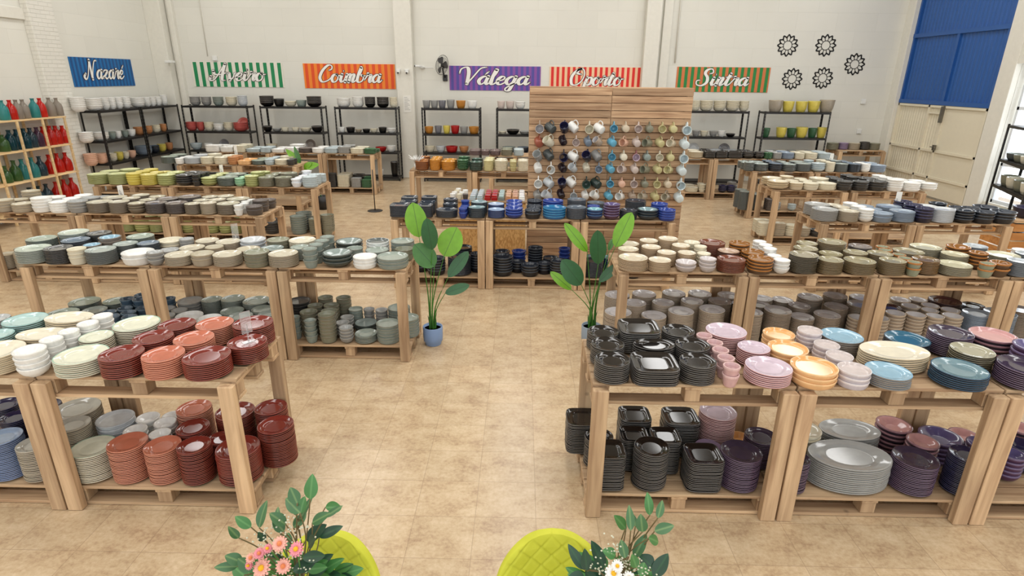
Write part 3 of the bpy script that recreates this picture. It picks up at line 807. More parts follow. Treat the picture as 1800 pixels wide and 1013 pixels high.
p gbr -4.181 7.707 0.207 10 0 2 6
p gbr -3.741 7.296 0.276 10 1 0 12
p gbr -3.752 7.595 0.286 10 1 1 12
c whi -3.571 7.199 0.113 2 2 0 13
c whi -3.548 7.321 0.111 2 2 1 13
c whi -3.584 7.439 0.113 2 2 2 8
c whi -3.556 7.557 0.112 2 2 3 0
t dbr -3.39 7.248 0.205 2 0 0 14
t dbr -3.397 7.458 0.205 3 0 1 14
t dbr -3.388 7.667 0.205 2 0 2 9
#L3s|third left row shelf|7.14|0.146
p bge -6.841 7.313 0.232 15 0 0 0
p bge -6.784 7.515 0.187 17 0 1 0
p bge -6.813 7.705 0.197 15 0 2 0
s bge -6.61 7.285 0.176 7 7 0 1
s bge -6.61 7.462 0.176 7 1 1 1
#L4t|fourth left row|9.14|0.932
p ylg -6.8 9.3 0.311 12 0 0 0
p ylg -6.807 9.614 0.311 12 0 1 0
p ylg -6.47 9.293 0.297 13 0 0 1
p ylg -6.468 9.593 0.297 15 0 1 1
t yel -6.193 9.256 0.229 4 0 0 2
t yel -6.184 9.48 0.216 4 0 1 2
t yel -6.181 9.697 0.216 4 0 2 0
p yel -5.949 9.258 0.256 13 0 0 3
p yel -5.959 9.488 0.203 13 0 1 3
p yel -5.953 9.692 0.203 11 0 2 1
s ylg -5.686 9.279 0.27 5 5 0 4
s ylg -5.685 9.552 0.27 5 4 1 4
b drk -5.39 9.286 0.283 4 0 0 5
b drk -5.394 9.573 0.283 4 0 1 5
c drk -5.172 9.212 0.134 3 3 0 6
c drk -5.156 9.351 0.134 3 3 1 6
c drk -5.162 9.489 0.134 3 3 2 2
b ylg -4.988 9.256 0.244 3 0 0 7
b ylg -4.99 9.483 0.208 3 0 1 7
b ylg -4.983 9.693 0.208 3 0 2 3
p gms -4.71 9.303 0.317 10 0 0 8
p gms -4.726 9.622 0.317 10 0 1 8
b min -4.484 9.224 0.157 3 0 0 9
b min -4.478 9.386 0.157 3 0 1 9
b min -4.473 9.548 0.157 3 0 2 4
s ylg -4.299 9.252 0.215 5 5 0 10
s ylg -4.296 9.471 0.215 6 4 1 10
s ylg -4.294 9.69 0.215 5 1 2 5
p olg -4.064 9.256 0.252 11 0 0 11
p olg -4.075 9.486 0.204 11 0 1 11
p olg -4.063 9.691 0.204 11 0 2 6
p olg -3.802 9.281 0.273 11 0 0 12
p olg -3.816 9.557 0.273 13 0 1 12
c wht -3.58 9.228 0.166 2 2 0 13
c wht -3.578 9.394 0.164 2 2 1 13
c wht -3.583 9.561 0.164 2 2 2 7
c wht -3.582 9.727 0.164 3 3 3 0
s lgb -3.37 9.256 0.243 5 5 0 14
s lgb -3.376 9.483 0.209 5 4 1 14
s lgb -3.362 9.693 0.209 4 1 2 8
#L4s|fourth left row shelf|9.14|0.146
t sag -3.66 9.328 0.263 7 0 0 8
t sag -3.661 9.592 0.263 7 0 1 8
s olg -3.379 9.299 0.204 8 1 0 9
s olg -3.384 9.504 0.204 8 1 1 9
t olg -3.185 9.284 0.174 8 0 0 10
t olg -3.199 9.458 0.174 7 0 1 10
t drk -4.106 9.314 0.234 4 0 0 7
t drk -4.121 9.549 0.234 4 0 1 7
t ylg -5.087 9.307 0.22 3 0 0 4
t ylg -5.082 9.528 0.22 3 0 1 4
t ylg -4.873 9.299 0.205 4 0 0 5
t ylg -4.869 9.505 0.205 5 0 1 5
t ylg -4.673 9.292 0.19 5 0 0 6
t ylg -4.671 9.483 0.19 5 0 1 6
p ylg -6.513 9.321 0.248 16 0 0 0
p ylg -6.501 9.57 0.248 14 0 1 0
t ylg -6.263 9.321 0.248 5 0 0 1
t ylg -6.251 9.569 0.248 5 0 1 1
p ylg -6.013 9.321 0.248 16 0 0 2
p ylg -6.001 9.569 0.248 17 0 1 2
t ylg -5.491 9.321 0.248 5 0 0 3
t ylg -5.486 9.569 0.248 5 0 1 3
#L5t|fifth left row|11.5|0.932
p gms -7.01 11.664 0.319 10 0 0 0
p gms -7.01 11.985 0.319 10 0 1 0
t whi -6.768 11.582 0.167 2 0 0 1
t whi -6.768 11.763 0.167 2 0 1 1
t whi -6.768 11.93 0.167 2 0 2 0
p lgr -6.535 11.672 0.332 9 0 0 2
p lgr -6.531 12.007 0.329 10 0 1 2
s cre -6.24 11.638 0.261 4 4 0 3
s cre -6.226 11.909 0.268 5 1 1 3
s cre -5.962 11.656 0.294 4 4 0 4
s cre -5.945 11.963 0.303 4 4 1 4
r ora -5.484 11.621 0.256 2 2 0 6
r ora -5.489 11.881 0.264 2 2 1 6
t tan -5.715 11.612 0.206 3 0 0 5
t tan -5.723 11.829 0.213 3 0 1 5
p gms -5.218 11.648 0.277 6 0 0 7
p gms -5.222 11.951 0.286 6 0 1 7
t lgb -4.988 11.603 0.19 2 0 0 8
t lgb -5.006 11.803 0.195 2 0 1 8
t lgb -4.987 12.005 0.195 2 0 2 1
s cre -4.756 11.649 0.282 3 3 0 9
s cre -4.756 11.934 0.285 4 3 1 9
t drk -4.559 11.569 0.142 2 0 0 10
t drk -4.559 11.728 0.142 2 0 1 10
#L6t|sixth left row|13.45|0.932
r whi -7.093 13.613 0.345 4 4 0 0
r whi -7.092 13.957 0.345 3 3 1 0
r whi -6.767 13.593 0.306 3 3 0 1
r whi -6.766 13.9 0.306 3 3 1 1
r cre -6.472 13.584 0.285 4 4 0 2
r cre -6.471 13.873 0.284 4 4 1 2
r lgb -6.16 13.61 0.339 2 2 0 3
r lgb -6.159 13.959 0.342 2 2 1 3
r lgb -5.87 13.561 0.241 3 3 0 4
r lgb -5.873 13.796 0.231 3 3 1 4
r whi -5.596 13.604 0.308 2 2 0 5
r whi -5.603 13.946 0.311 2 2 1 5
r whi -5.282 13.614 0.322 3 3 0 6
r whi -5.281 13.957 0.334 4 4 1 6
s dbr -4.977 13.62 0.287 3 0 0 7
s dbr -4.962 13.954 0.303 2 0 1 7
s whi -4.681 13.621 0.305 3 2 0 8
s whi -4.668 13.954 0.286 3 0 1 8
r lgb -4.37 13.614 0.316 3 3 0 9
r lgb -4.358 13.956 0.333 3 3 1 9
r gry -4.071 13.595 0.284 4 4 0 10
r gry -4.049 13.916 0.284 4 4 1 10
r cre -3.769 13.604 0.32 3 3 0 11
r cre -3.749 13.932 0.316 3 3 1 11
r grn2 -3.477 13.572 0.264 3 3 0 12
r grn2 -3.459 13.836 0.264 2 2 1 12
#L6s|sixth left row shelf|13.45|0.146
r cre -4.166 13.651 0.288 8 8 0 1
r cre -4.18 13.94 0.288 8 8 1 0
r grn2 -3.625 13.619 0.224 5 5 0 3
r grn2 -3.63 13.844 0.224 6 6 1 1
r blk -3.891 13.952 0.266 7 7 2 0
r gry -3.864 13.625 0.235 6 6 0 2
r drk -4.447 13.624 0.235 9 9 0 0
#R3t|third right row|7.22|0.932
p gry 3.868 7.379 0.309 11 1 0 0
p gry 3.917 7.69 0.309 11 1 1 0
p bge 4.144 7.337 0.248 10 1 0 1
p bge 4.172 7.565 0.205 10 0 1 1
p bge 4.172 7.772 0.205 9 0 2 0
b whi 4.356 7.316 0.177 4 0 0 2
b whi 4.355 7.502 0.181 4 0 1 2
b whi 4.348 7.687 0.181 4 0 2 1
t blg 4.572 7.341 0.256 2 0 0 3
t blg 4.598 7.569 0.2 2 0 1 3
t blg 4.596 7.769 0.2 2 0 2 2
p blg 4.844 7.373 0.29 10 1 0 4
p blg 4.851 7.671 0.297 10 1 1 4
t nav 5.091 7.333 0.211 4 0 0 5
t nav 5.08 7.551 0.215 4 0 1 5
t nav 5.086 7.774 0.215 4 0 2 3
p lgr 5.336 7.367 0.281 13 1 0 6
p lgr 5.312 7.654 0.285 11 1 1 6
b bkb 5.594 7.338 0.237 4 0 0 7
b bkb 5.553 7.561 0.211 3 0 1 7
b bkb 5.55 7.773 0.211 4 0 2 4
t bkb 5.838 7.336 0.25 3 0 0 8
t bkb 5.833 7.565 0.206 3 0 1 8
t bkb 5.822 7.771 0.206 2 0 2 5
t bkb 6.104 7.367 0.284 3 0 0 9
t bkb 6.094 7.654 0.284 3 0 1 9
#R4t|fourth right row|9.46|0.932
b crm 4.203 9.631 0.338 3 0 0 0
b crm 4.233 9.964 0.325 3 0 1 0
t crm 4.475 9.575 0.217 2 0 0 1
t crm 4.495 9.798 0.22 2 0 1 1
t crm 4.501 10.02 0.22 3 0 2 0
t cre 4.71 9.577 0.25 2 0 0 2
t cre 4.728 9.806 0.204 2 0 1 2
t cre 4.728 10.01 0.204 2 0 2 1
s cre 4.984 9.621 0.305 3 3 0 3
s cre 5.012 9.935 0.312 4 4 1 3
t drk 5.258 9.578 0.247 3 0 0 4
t drk 5.241 9.806 0.204 3 0 1 4
t drk 5.261 10.01 0.204 3 0 2 2
t drk 5.511 9.581 0.257 3 0 0 5
t drk 5.499 9.81 0.199 4 0 1 5
t drk 5.499 10.01 0.199 4 0 2 3
t drk 5.79 9.62 0.304 3 0 0 6
t drk 5.783 9.935 0.312 3 0 1 6
t whi 6.063 9.577 0.249 4 0 0 7
t whi 6.041 9.805 0.204 4 0 1 7
t whi 6.039 10.01 0.204 4 0 2 4
s whi 6.337 9.617 0.303 4 4 0 8
s whi 6.307 9.924 0.305 4 4 1 8
b whi 6.615 9.591 0.253 3 0 0 9
b whi 6.576 9.848 0.253 3 0 1 9
#R4s|fourth right row shelf|9.46|0.146
r cre 4.107 9.635 0.236 6 6 0 0
r cre 4.126 9.872 0.239 6 6 1 0
r bge 4.328 9.624 0.207 6 6 0 1
t cre 4.544 9.633 0.224 4 0 0 2
t bge 4.76 9.624 0.207 3 0 0 3
t drk 4.971 9.624 0.212 2 0 0 4
#R5t|fifth right row|11.5|0.932
s gdk 4.448 11.603 0.195 5 0 0 0
s gdk 4.456 11.802 0.195 4 0 1 0
s gdk 4.463 12.001 0.195 4 0 2 0
s gdk 4.688 11.651 0.293 4 4 0 1
s gdk 4.703 11.948 0.293 4 4 1 1
t dbl 4.967 11.622 0.265 3 0 0 2
t dbl 4.957 11.855 0.198 3 0 1 2
t dbl 4.965 12.054 0.198 3 0 2 1
s gdk 5.231 11.621 0.263 4 4 0 3
s gdk 5.253 11.852 0.198 4 0 1 3
s gdk 5.248 12.052 0.198 4 0 2 2
p gdk 5.512 11.657 0.302 11 0 0 4
p gdk 5.528 11.966 0.306 11 0 1 4
b lgb 5.792 11.621 0.261 4 0 0 5
b lgb 5.81 11.851 0.199 3 0 1 5
b lgb 5.802 12.05 0.199 4 0 2 3
t cre 6.012 11.596 0.18 4 0 0 6
t cre 6.001 11.783 0.182 4 0 1 6
t cre 6.005 11.969 0.182 4 0 2 4
p gdk 6.232 11.621 0.262 12 0 0 7
p gdk 6.24 11.853 0.199 14 0 1 7
p gdk 6.231 12.052 0.199 14 0 2 5
p dbl 6.486 11.617 0.243 12 0 0 8
p dbl 6.468 11.843 0.209 12 0 1 8
p dbl 6.475 12.053 0.209 12 0 2 6
b whi 6.699 11.596 0.182 4 0 0 9
b whi 6.678 11.783 0.182 4 0 1 9
b whi 6.664 11.969 0.182 3 0 2 7
s blg 6.96 11.663 0.317 4 4 0 10
s blg 6.962 11.983 0.317 4 4 1 10
#R5s|fifth right row shelf|11.5|0.146
p gdk 4.482 11.673 0.232 29 0 0 0
p gdk 4.475 11.906 0.232 29 0 1 0
p gdk 4.714 11.641 0.169 25 0 0 1
p gdk 4.701 11.81 0.169 25 0 1 1
t dbr 4.966 11.62 0.126 5 0 0 2
t dbr 4.974 11.747 0.126 5 0 1 2
b gry 5.127 11.631 0.148 4 0 0 3
b gry 5.109 11.779 0.148 4 0 1 3
b lgb 5.43 11.637 0.16 3 0 0 4
#R6t|sixth right row|13.4|0.932
p crm 3.957 13.57 0.331 10 0 0 0
p crm 3.963 13.903 0.329 10 0 1 0
r blk 4.253 13.509 0.238 4 4 0 1
r blk 4.221 13.735 0.222 4 4 1 1
r blk 4.255 13.962 0.236 4 4 2 0
r blk 4.51 13.529 0.277 4 4 0 2
r blk 4.511 13.805 0.276 3 3 1 2
r blk 4.819 13.56 0.341 4 4 0 3
r blk 4.823 13.905 0.349 3 3 1 3
t blk 5.128 13.546 0.276 3 0 0 4
t blk 5.132 13.841 0.281 3 0 1 4
t blk 5.367 13.509 0.206 3 0 0 5
t blk 5.346 13.718 0.21 2 0 1 5
s grn2 5.567 13.504 0.194 4 0 0 6
s grn2 5.55 13.705 0.197 3 0 1 6
s gry 5.77 13.511 0.21 4 0 0 7
s gry 5.755 13.726 0.211 4 0 1 7
s gry 5.753 13.942 0.211 4 0 2 1
s blg 6.019 13.551 0.292 4 3 0 8
s blg 6.022 13.846 0.292 4 0 1 8
s cre 6.276 13.518 0.225 4 0 0 9
s cre 6.276 13.747 0.225 4 0 1 9
s cre 6.54 13.551 0.292 4 3 0 10
s cre 6.546 13.846 0.292 4 0 1 10
s lgb 6.86 13.565 0.32 4 4 0 11
s lgb 6.866 13.888 0.32 4 0 1 11
#R6s|sixth right row shelf|13.4|0.146
s cre 3.959 13.609 0.303 3 1 0 0
s cre 3.969 13.912 0.303 3 0 1 0
c cre 4.183 13.538 0.162 3 3 0 1
c cre 4.189 13.701 0.162 3 3 1 1
c cre 4.333 13.526 0.139 3 3 0 2
c cre 4.354 13.664 0.139 3 3 1 2
b nav 4.656 13.55 0.186 4 0 0 3
b nav 4.849 13.556 0.198 4 0 0 4
b gry 5.016 13.527 0.139 4 0 0 5
t gry 4.98 13.9 0.215 4 0 2 0
#C2t|ochre ware table|11.1|0.932
s brn2 -1.9 11.218 0.257 5 5 0 0
s brn2 -1.9 11.449 0.202 5 0 1 0
s brn2 -1.904 11.652 0.202 6 0 2 0
s och -1.65 11.208 0.205 6 5 0 1
s och -1.649 11.417 0.205 6 0 1 1
s och -1.655 11.626 0.205 6 0 2 1
s och -1.4 11.242 0.274 5 5 0 2
s och -1.397 11.519 0.274 5 4 1 2
b grn2 -1.12 11.216 0.222 5 0 0 3
b grn2 -1.122 11.438 0.22 6 0 1 3
b grn2 -1.118 11.659 0.22 5 0 2 2
s dgn -0.87 11.218 0.257 5 5 0 4
s dgn -0.87 11.449 0.202 6 0 1 4
s dgn -0.862 11.652 0.202 5 0 2 3
s ylc -0.63 11.202 0.194 6 0 0 5
s ylc -0.628 11.401 0.194 6 0 1 5
s ylc -0.623 11.6 0.194 6 0 2 4
s cre -0.39 11.218 0.256 6 6 0 6
s cre -0.391 11.448 0.202 6 0 1 6
s cre -0.383 11.652 0.202 5 0 2 5
c ylc -0.16 11.173 0.136 3 3 0 7
c ylc -0.166 11.314 0.136 3 3 1 7
c ylc -0.167 11.454 0.136 3 3 2 6
s cre 0.02 11.207 0.205 6 5 0 8
s cre 0.027 11.416 0.205 6 0 1 8
#C3t|stoneware table behind|13.4|0.932
s dpl -1.07 13.538 0.266 3 0 0 0
s dpl -1.072 13.808 0.266 3 0 1 0
s dpl -0.83 13.503 0.196 3 0 0 1
s dpl -0.838 13.704 0.196 3 0 1 1
s dpl -0.61 13.528 0.246 3 0 0 2
s dpl -0.615 13.777 0.246 3 0 1 2
s olg -0.34 13.538 0.266 4 0 0 3
s olg -0.345 13.807 0.266 4 0 1 3
s lgb -0.07 13.523 0.237 4 0 0 4
s lgb -0.077 13.764 0.237 4 0 1 4
#R7t|low table in the corner|15.3|0.932
s olg 8.057 15.6 0.296 5 0 1 0
s lpl 8.327 15.6 0.242 5 0 1 1
s bge 8.597 15.6 0.296 5 0 1 2
s blk 8.867 15.6 0.242 6 0 1 3
s olg 9.123 15.6 0.269 5 0 1 4"""
rng = random.Random(7)
class Rest:
    def __init__(s): s.mb = MB(); s.mats = []; s.idx = {}
    def slot(s, m):
        if m.name not in s.idx: s.idx[m.name] = len(s.mats); s.mats.append(m)
        return s.idx[m.name]
rest = {}
trig = {}
def add_rest(cat, ty, co, x, y, z, d, top, rot):
    R_ = rest.setdefault(cat, Rest()); pr, ms = PRO[ty]; n = 28
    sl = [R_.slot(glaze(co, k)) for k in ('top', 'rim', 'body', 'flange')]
    if not top:      # nested piece: outside, lip and the start of the inside
        cut = max(i for i, q in enumerate(ms) if q == 1)+2
        pr = pr[2:cut]; ms = ms[2:cut-1]
    sh = SHAPE.get(ty); ay = ASP.get(ty, 1); c_, s_ = math.cos(rot), math.sin(rot)
    vs = []
    for r, zz in pr:
        for k in range(n):
            a = 2*PI*k/n; q = sh(a) if sh else 1
            u, v = r*q*math.cos(a)*d, r*q*math.sin(a)*d*ay
            vs.append((x+u*c_-v*s_, y+u*s_+v*c_, z+zz))
    fs = []; mi = []
    for i in range(len(pr)-1):
        for k in range(n):
            k2 = (k+1) % n; fs.append((i*n+k, i*n+k2, (i+1)*n+k2, (i+1)*n+k)); mi.append(sl[ms[i]])
    R_.mb.add(vs, fs, mi, True)
ROWN = ['front-row', 'second-row', 'third-row', 'fourth-row', 'fifth-row']
lab = ''; y0 = zs = 0
for ln in STACKS.split('\n'):
    if ln[0] == '#':
        i_, lab, y0, zs = ln[1:].split('|'); zs = float(zs)+.0006; shelf = i_[-1] == 's'
        place = lab if shelf else lab + ' top'
        continue
    ty, co, x, y, d, n, ni, row, pos = ln.split(); x, y, d = float(x), float(y), float(d); n, ni, row, pos = int(n), int(ni), int(row), int(pos)
    for j in range(n):               # j = 0 is the topmost piece
        z = zs+(n-1-j)*PIT[ty]; jx, jy = rng.uniform(-.0015, .0015), rng.uniform(-.0015, .0015)
        rot = rng.uniform(-.012, .012) if ty in 'qor' else rng.uniform(0, 6.28)
        if j == 0 and n == 1: jx = jy = 0
        if j < ni:
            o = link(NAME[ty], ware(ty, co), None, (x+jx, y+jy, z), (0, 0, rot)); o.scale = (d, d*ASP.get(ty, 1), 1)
            where = 'top' if j == 0 and n > 1 else 'bottom' if j == n-1 and n > 1 else ORD[j]+' down' if n > 1 else ''
            lb = '%s %s %s' % (G[co][3], NOUN[ty], ('%s of' % where if where in ('top', 'bottom') else where+' in') if where else 'in')
            tag(o, '%s %s stack %s from left, %s' % (lb, ROWN[row], ORD[pos], place), CAT[ty], '%ss stacked on the pallet tables' % CAT[ty])
        else:
            add_rest(CAT[ty], ty, co, x+jx, y+jy, z, d, j == 0, rot)
for cat, R_ in rest.items():
    o = R_.mb.build(cat.replace(' ', '_'), R_.mats)
    es = cat+('es' if cat.endswith('sh') else 's')
    tag(o, 'all the remaining smaller or deeper stacked %s on the pallet tables' % es, cat, '%ss stacked on the pallet tables' % cat, 'stuff')
# ------------------------------------------------------------------ metal racks
BLK = plain('rack_black_metal', (34, 32, 31), .45, .3)
RLEV = [1.85, 1.22, .74, .1]
def make_rack(w):
    t = link('metal_rack', None)
    for x in (0, w-.04):
        for y in (0, .42):
            m = MB(); m.box(x, x+.04, y, y+.004, 0.001, 1.87); m.box(x if x == 0 else x+.036, x+.004 if x == 0 else x+.04, y-.036 if y else y+.004, y if y else y+.04, 0.001, 1.87)
            for k in range(22): m.box(x+.015, x+.025, y-.0015, y+.0055, .08+k*.08, .105+k*.08, 1)
            m.build('post', [BLK, plain('slot_light', (120, 118, 112), .6)], t)
    for z in RLEV:
        m = MB(); m.box(.005, w-.005, .006, .418, z-.012, z); m.box(.005, w-.005, .0045, .02, z-.045, z); m.box(.005, w-.005, .4, .414, z-.045, z)
        m.box(.004, .018, .02, .4, z-.045, z); m.box(w-.018, w-.004, .02, .4, z-.045, z); m.build('shelf', BLK, t)
    return t
RX = {'A': [-8.71, -7.01], 'B': [-6.7, -5.11], 'C': [-4.79, -3.2], 'D': [-2.57, -1.07], 'E': [-0.67, 0.94], 'F': [4.11, 5.72], 'G': [6.1, 7.76]}
RT = {'A': 'rack under green striped sign', 'B': 'rack left of orange sign', 'C': 'rack under orange sign', 'D': 'rack under purple sign', 'E': 'rack beside mug wall', 'F': 'rack right of mug wall', 'G': 'rack below wall flowers', 'H': 'left wall rack'}
RLAB = {'A': 'black metal rack of bowls under the green striped sign', 'B': 'black metal rack between the green and orange signs', 'C': 'black metal rack under the orange sign beside the pilaster',
 'D': 'black metal rack of grey and ochre pots under the purple sign', 'E': 'black metal rack partly hidden by the left of the mug wall', 'F': 'black metal rack under the green and orange striped sign', 'G': 'black metal rack of yellow and green pots below wall flowers'}
for k, (a, b_) in RX.items():
    t = make_rack(b_-a); t.location = (a, 15.38, 0); tag(t, RLAB[k], 'shelf rack', 'black metal racks')
for k, (a, b_) in {'near': (12.78, 14.2), 'far': (14.24, 15.8)}.items():
    t = make_rack(b_-a); t.location = (-9.02, a, 0); t.rotation_euler = (0, 0, PI/2)
    tag(t, 'black metal rack on the left wall, %s' % ('nearer one beside the brick pilaster' if k == 'near' else 'farther one next to the corner'), 'shelf rack', 'black metal racks')
RACK = """A 0 f w gry -8.43 15.59 0.258 0.22 0
A 0 f w gry -8.14 15.59 0.242 0.23 1
A 0 f w sag -7.83 15.59 0.258 0.23 2
A 0 f w cre -7.49 15.59 0.274 0.23 3
A 0 f w lgr -7.2 15.59 0.242 0.24 4
A 1 f w cor -8.635 15.59 0.276 0.21 0
A 1 f w cor -8.395 15.59 0.194 0.22 1
A 1 f w cre -8.174 15.59 0.239 0.22 2
A 1 f w whi -7.917 15.59 0.265 0.17 3
A 1 f w cre -7.659 15.59 0.239 0.22 4
A 1 f w cor -7.35 15.59 0.344 0.22 5
A 2 f w lgb -8.6 15.59 0.298 0.16 0
A 2 f u whi -8.27 15.59 0.215 0.16 1
B 0 f w blk -6.572 15.59 0.354 0.26 0
B 0 f u blk -6.258 15.59 0.262 0.19 1
B 0 f w cre -5.96 15.59 0.291 0.13 2
B 0 f u sag -5.68 15.59 0.258 0.16 3
B 0 f w blk -5.35 15.59 0.37 0.25 4
B 1 f w blk -6.647 15.59 0.25 0.14 0
B 1 f w gry -6.404 15.59 0.228 0.08 1
B 1 f u cre -6.189 15.59 0.191 0.11 2
B 1 f u cre -5.91 15.59 0.197 0.11 3
B 1 f w cre -5.64 15.59 0.279 0.1 4
B 1 f w blk -5.34 15.59 0.294 0.15 5
B 2 f w cre -6.6 15.59 0.298 0.16 0
C 0 f w whi -4.59 15.59 0.338 0.22 0
C 0 f w whi -4.22 15.59 0.289 0.25 1
C 0 f w blk -3.91 15.59 0.273 0.25 2
C 0 f w blk -3.58 15.59 0.305 0.26 3
C 0 f w cre -3.31 15.59 0.199 0.25 4
C 1 f u whi -4.7 15.59 0.18 0.13 0
C 1 f u blk -4.468 15.59 0.231 0.13 1
C 1 f w bge -4.262 15.59 0.169 0.08 2
C 1 f u blk -4.06 15.59 0.196 0.09 3
C 1 f w cre -3.86 15.59 0.196 0.1 4
C 1 f u blk -3.63 15.59 0.209 0.14 5
C 1 f w whi -3.4 15.59 0.241 0.12 6
C 2 f w red -3.704 15.59 0.288 0.12 0
C 2 f w whi -3.436 15.59 0.24 0.16 1
C 3 f u whi -3.76 15.59 0.161 0.17 0
C 3 f u blk -3.38 15.59 0.2 0.38 1
D 0 f u gry -2.461 15.59 0.198 0.19 0
D 0 f u gry -2.26 15.59 0.194 0.19 1
D 0 f u gyd -2.06 15.59 0.197 0.19 2
D 0 f u gry -1.84 15.59 0.209 0.21 3
D 0 f u och -1.58 15.59 0.245 0.19 4
D 0 f u whi -1.29 15.59 0.258 0.19 5
D 1 f u och -2.42 15.59 0.226 0.17 0
D 1 f u gyd -2.18 15.59 0.19 0.19 1
D 1 f u yel -1.96 15.59 0.19 0.2 2
D 1 f u red -1.74 15.59 0.226 0.2 3
D 1 f u gry -1.51 15.59 0.203 0.18 4
D 1 f u och -1.25 15.59 0.271 0.18 5
D 2 f w cre -2.42 15.59 0.274 0.16 0
D 2 f w lgr -2.13 15.59 0.251 0.16 1
D 2 f u red -1.84 15.59 0.32 0.16 2
D 2 f w tan -1.52 15.59 0.251 0.16 3
E 0 f u lpk -0.55 15.59 0.2 0.19 0
E 0 f u lpk -0.32 15.59 0.222 0.19 1
E 0 f w whi -0.06 15.59 0.258 0.17 2
E 1 f w cre -0.511 15.59 0.201 0.07 0
E 1 f w blk -0.239 15.59 0.334 0.12 1
E 1 f w gry 0.07 15.59 0.271 0.08 2
E 2 f w gdk -0.34 15.59 0.342 0.16 0
E 2 f w dbl 0.04 15.59 0.319 0.16 1
F 0 f w cre 4.396 15.59 0.223 0.24 0
F 0 f w cre 4.674 15.59 0.322 0.25 1
F 0 f w cre 5.007 15.59 0.308 0.24 2
F 0 f w cre 5.336 15.59 0.337 0.26 3
F 0 f w cre 5.627 15.59 0.238 0.25 4
F 1 f w gry 4.49 15.59 0.205 0.15 0
F 1 f w cre 4.7 15.59 0.205 0.14 1
F 1 f w gry 4.935 15.59 0.202 0.14 2
F 1 f w whi 5.145 15.59 0.212 0.15 3
F 1 f w blk 5.38 15.59 0.234 0.08 4
F 2 f w lgr 4.69 15.59 0.262 0.16 0
F 2 f w lgr 5.04 15.59 0.288 0.16 1
F 2 f w lgr 5.42 15.59 0.34 0.16 2
G 0 f u bge 6.42 15.59 0.347 0.28 0
G 0 f u yel 6.74 15.59 0.281 0.26 1
G 0 f u yel 7.07 15.59 0.281 0.26 2
G 0 f u yel 7.38 15.59 0.296 0.27 3
G 0 f u bge 7.71 15.59 0.357 0.3 4
G 1 f u grn2 6.28 15.59 0.197 0.23 0
G 1 f u yel 6.67 15.59 0.259 0.25 1
G 1 f u grn2 6.93 15.59 0.228 0.23 2
G 1 f u yel 7.19 15.59 0.285 0.26 3
G 1 f u grn2 7.47 15.59 0.217 0.24 4
G 1 f u yel 7.7 15.59 0.233 0.26 5
G 2 f u gry 6.49 15.59 0.209 0.16 0
G 2 f u cre 6.75 15.59 0.209 0.16 1
G 2 f u gry 7.01 15.59 0.209 0.16 2
G 2 f u cre 7.23 15.59 0.209 0.16 3
G 2 f u gry 7.46 15.59 0.209 0.16 4
G 2 f u cre 7.7 15.59 0.199 0.16 5
H 0 f w whi -9.22 12.49 0.276 0.29 0
H 0 f w whi -9.22 12.95 0.331 0.27 1
H 0 f w whi -9.22 13.3 0.188 0.25 2
H 0 f w whi -9.22 13.53 0.167 0.24 3
H 0 f w whi -9.22 13.77 0.17 0.24 4
H 0 f w whi -9.22 14.02 0.21 0.27 5
H 0 f w whi -9.22 14.46 0.306 0.21 6
H 0 f w whi -9.22 14.82 0.183 0.22 7
H 0 f w whi -9.22 15.04 0.18 0.23 8
H 0 f w whi -9.22 15.28 0.175 0.23 9
H 0 f w whi -9.22 15.54 0.178 0.24 10
H 1 f w whi -9.22 12.51 0.27 0.22 0
H 1 f w whi -9.22 12.96 0.303 0.18 1
H 1 f w sag -9.22 13.31 0.168 0.16 2
H 1 f w whi -9.22 13.52 0.146 0.15 3
H 1 f w sag -9.22 13.77 0.148 0.15 4
H 1 f w whi -9.22 14 0.189 0.15 5
H 1 f w tan -9.22 14.32 0.257 0.18 6
H 1 f w tan -9.22 14.65 0.21 0.17 7
H 1 f w cre -9.22 14.98 0.214 0.18 8
H 1 f w tan -9.22 15.3 0.164 0.17 9
H 2 f w pch -9.22 12.49 0.251 0.24 0
H 2 f w pch -9.22 12.84 0.269 0.2 1
H 2 f w cre -9.22 13.17 0.192 0.18 2
H 2 f w yel -9.22 13.4 0.183 0.17 3
H 2 f w cre -9.22 13.63 0.161 0.16 4
H 2 f w pch -9.22 13.86 0.189 0.16 5
H 2 f w blg -9.22 14.33 0.364 0.2 6
H 2 f w dbl -9.22 14.76 0.24 0.19 7
H 2 f w yel -9.22 15.08 0.205 0.19 8
H 2 f w tan -9.22 15.41 0.181 0.17 9"""
SN = ['top shelf', 'second shelf', 'third shelf', 'bottom shelf']
for ln in RACK.split('\n'):
    rk, L, fb, ty, co, x, y, d, h, k = ln.split(); L = int(L); d = float(d); h = float(h)
    z = RLEV[L]+.0006
    n = max(1, round((h-.11)/.036)+1) if ty == 'w' and h > .16 and d > .12 else 1
    for j in range(n-1):
        o = link('bowl', ware(ty, co, 28), None, (float(x), float(y), z+j*.036)); o.scale = (d*.985, d*.985, .11)
        tag(o, '%s bowl %s, %s %sfrom left, %s, %s' % (G[co][3], 'lowest' if j == 0 else ORD[j]+'-up', ORD[int(k)], 'at back ' if fb == 'b' else '', SN[L], RT[rk]), 'bowl', 'bowls and pots on the metal racks')
    if n > 1: z += (n-1)*.036; h = .11
    o = link(NAME[ty], ware(ty, co, 28), None, (float(x), float(y), z)); o.scale = (d, d, h)
    tag(o, '%s %s, %s %sfrom left, %s, %s' % (G[co][3], NOUN[ty], ORD[int(k)], 'at back ' if fb == 'b' else '', SN[L], RT[rk]), CAT[ty], 'bowls and pots on the metal racks')
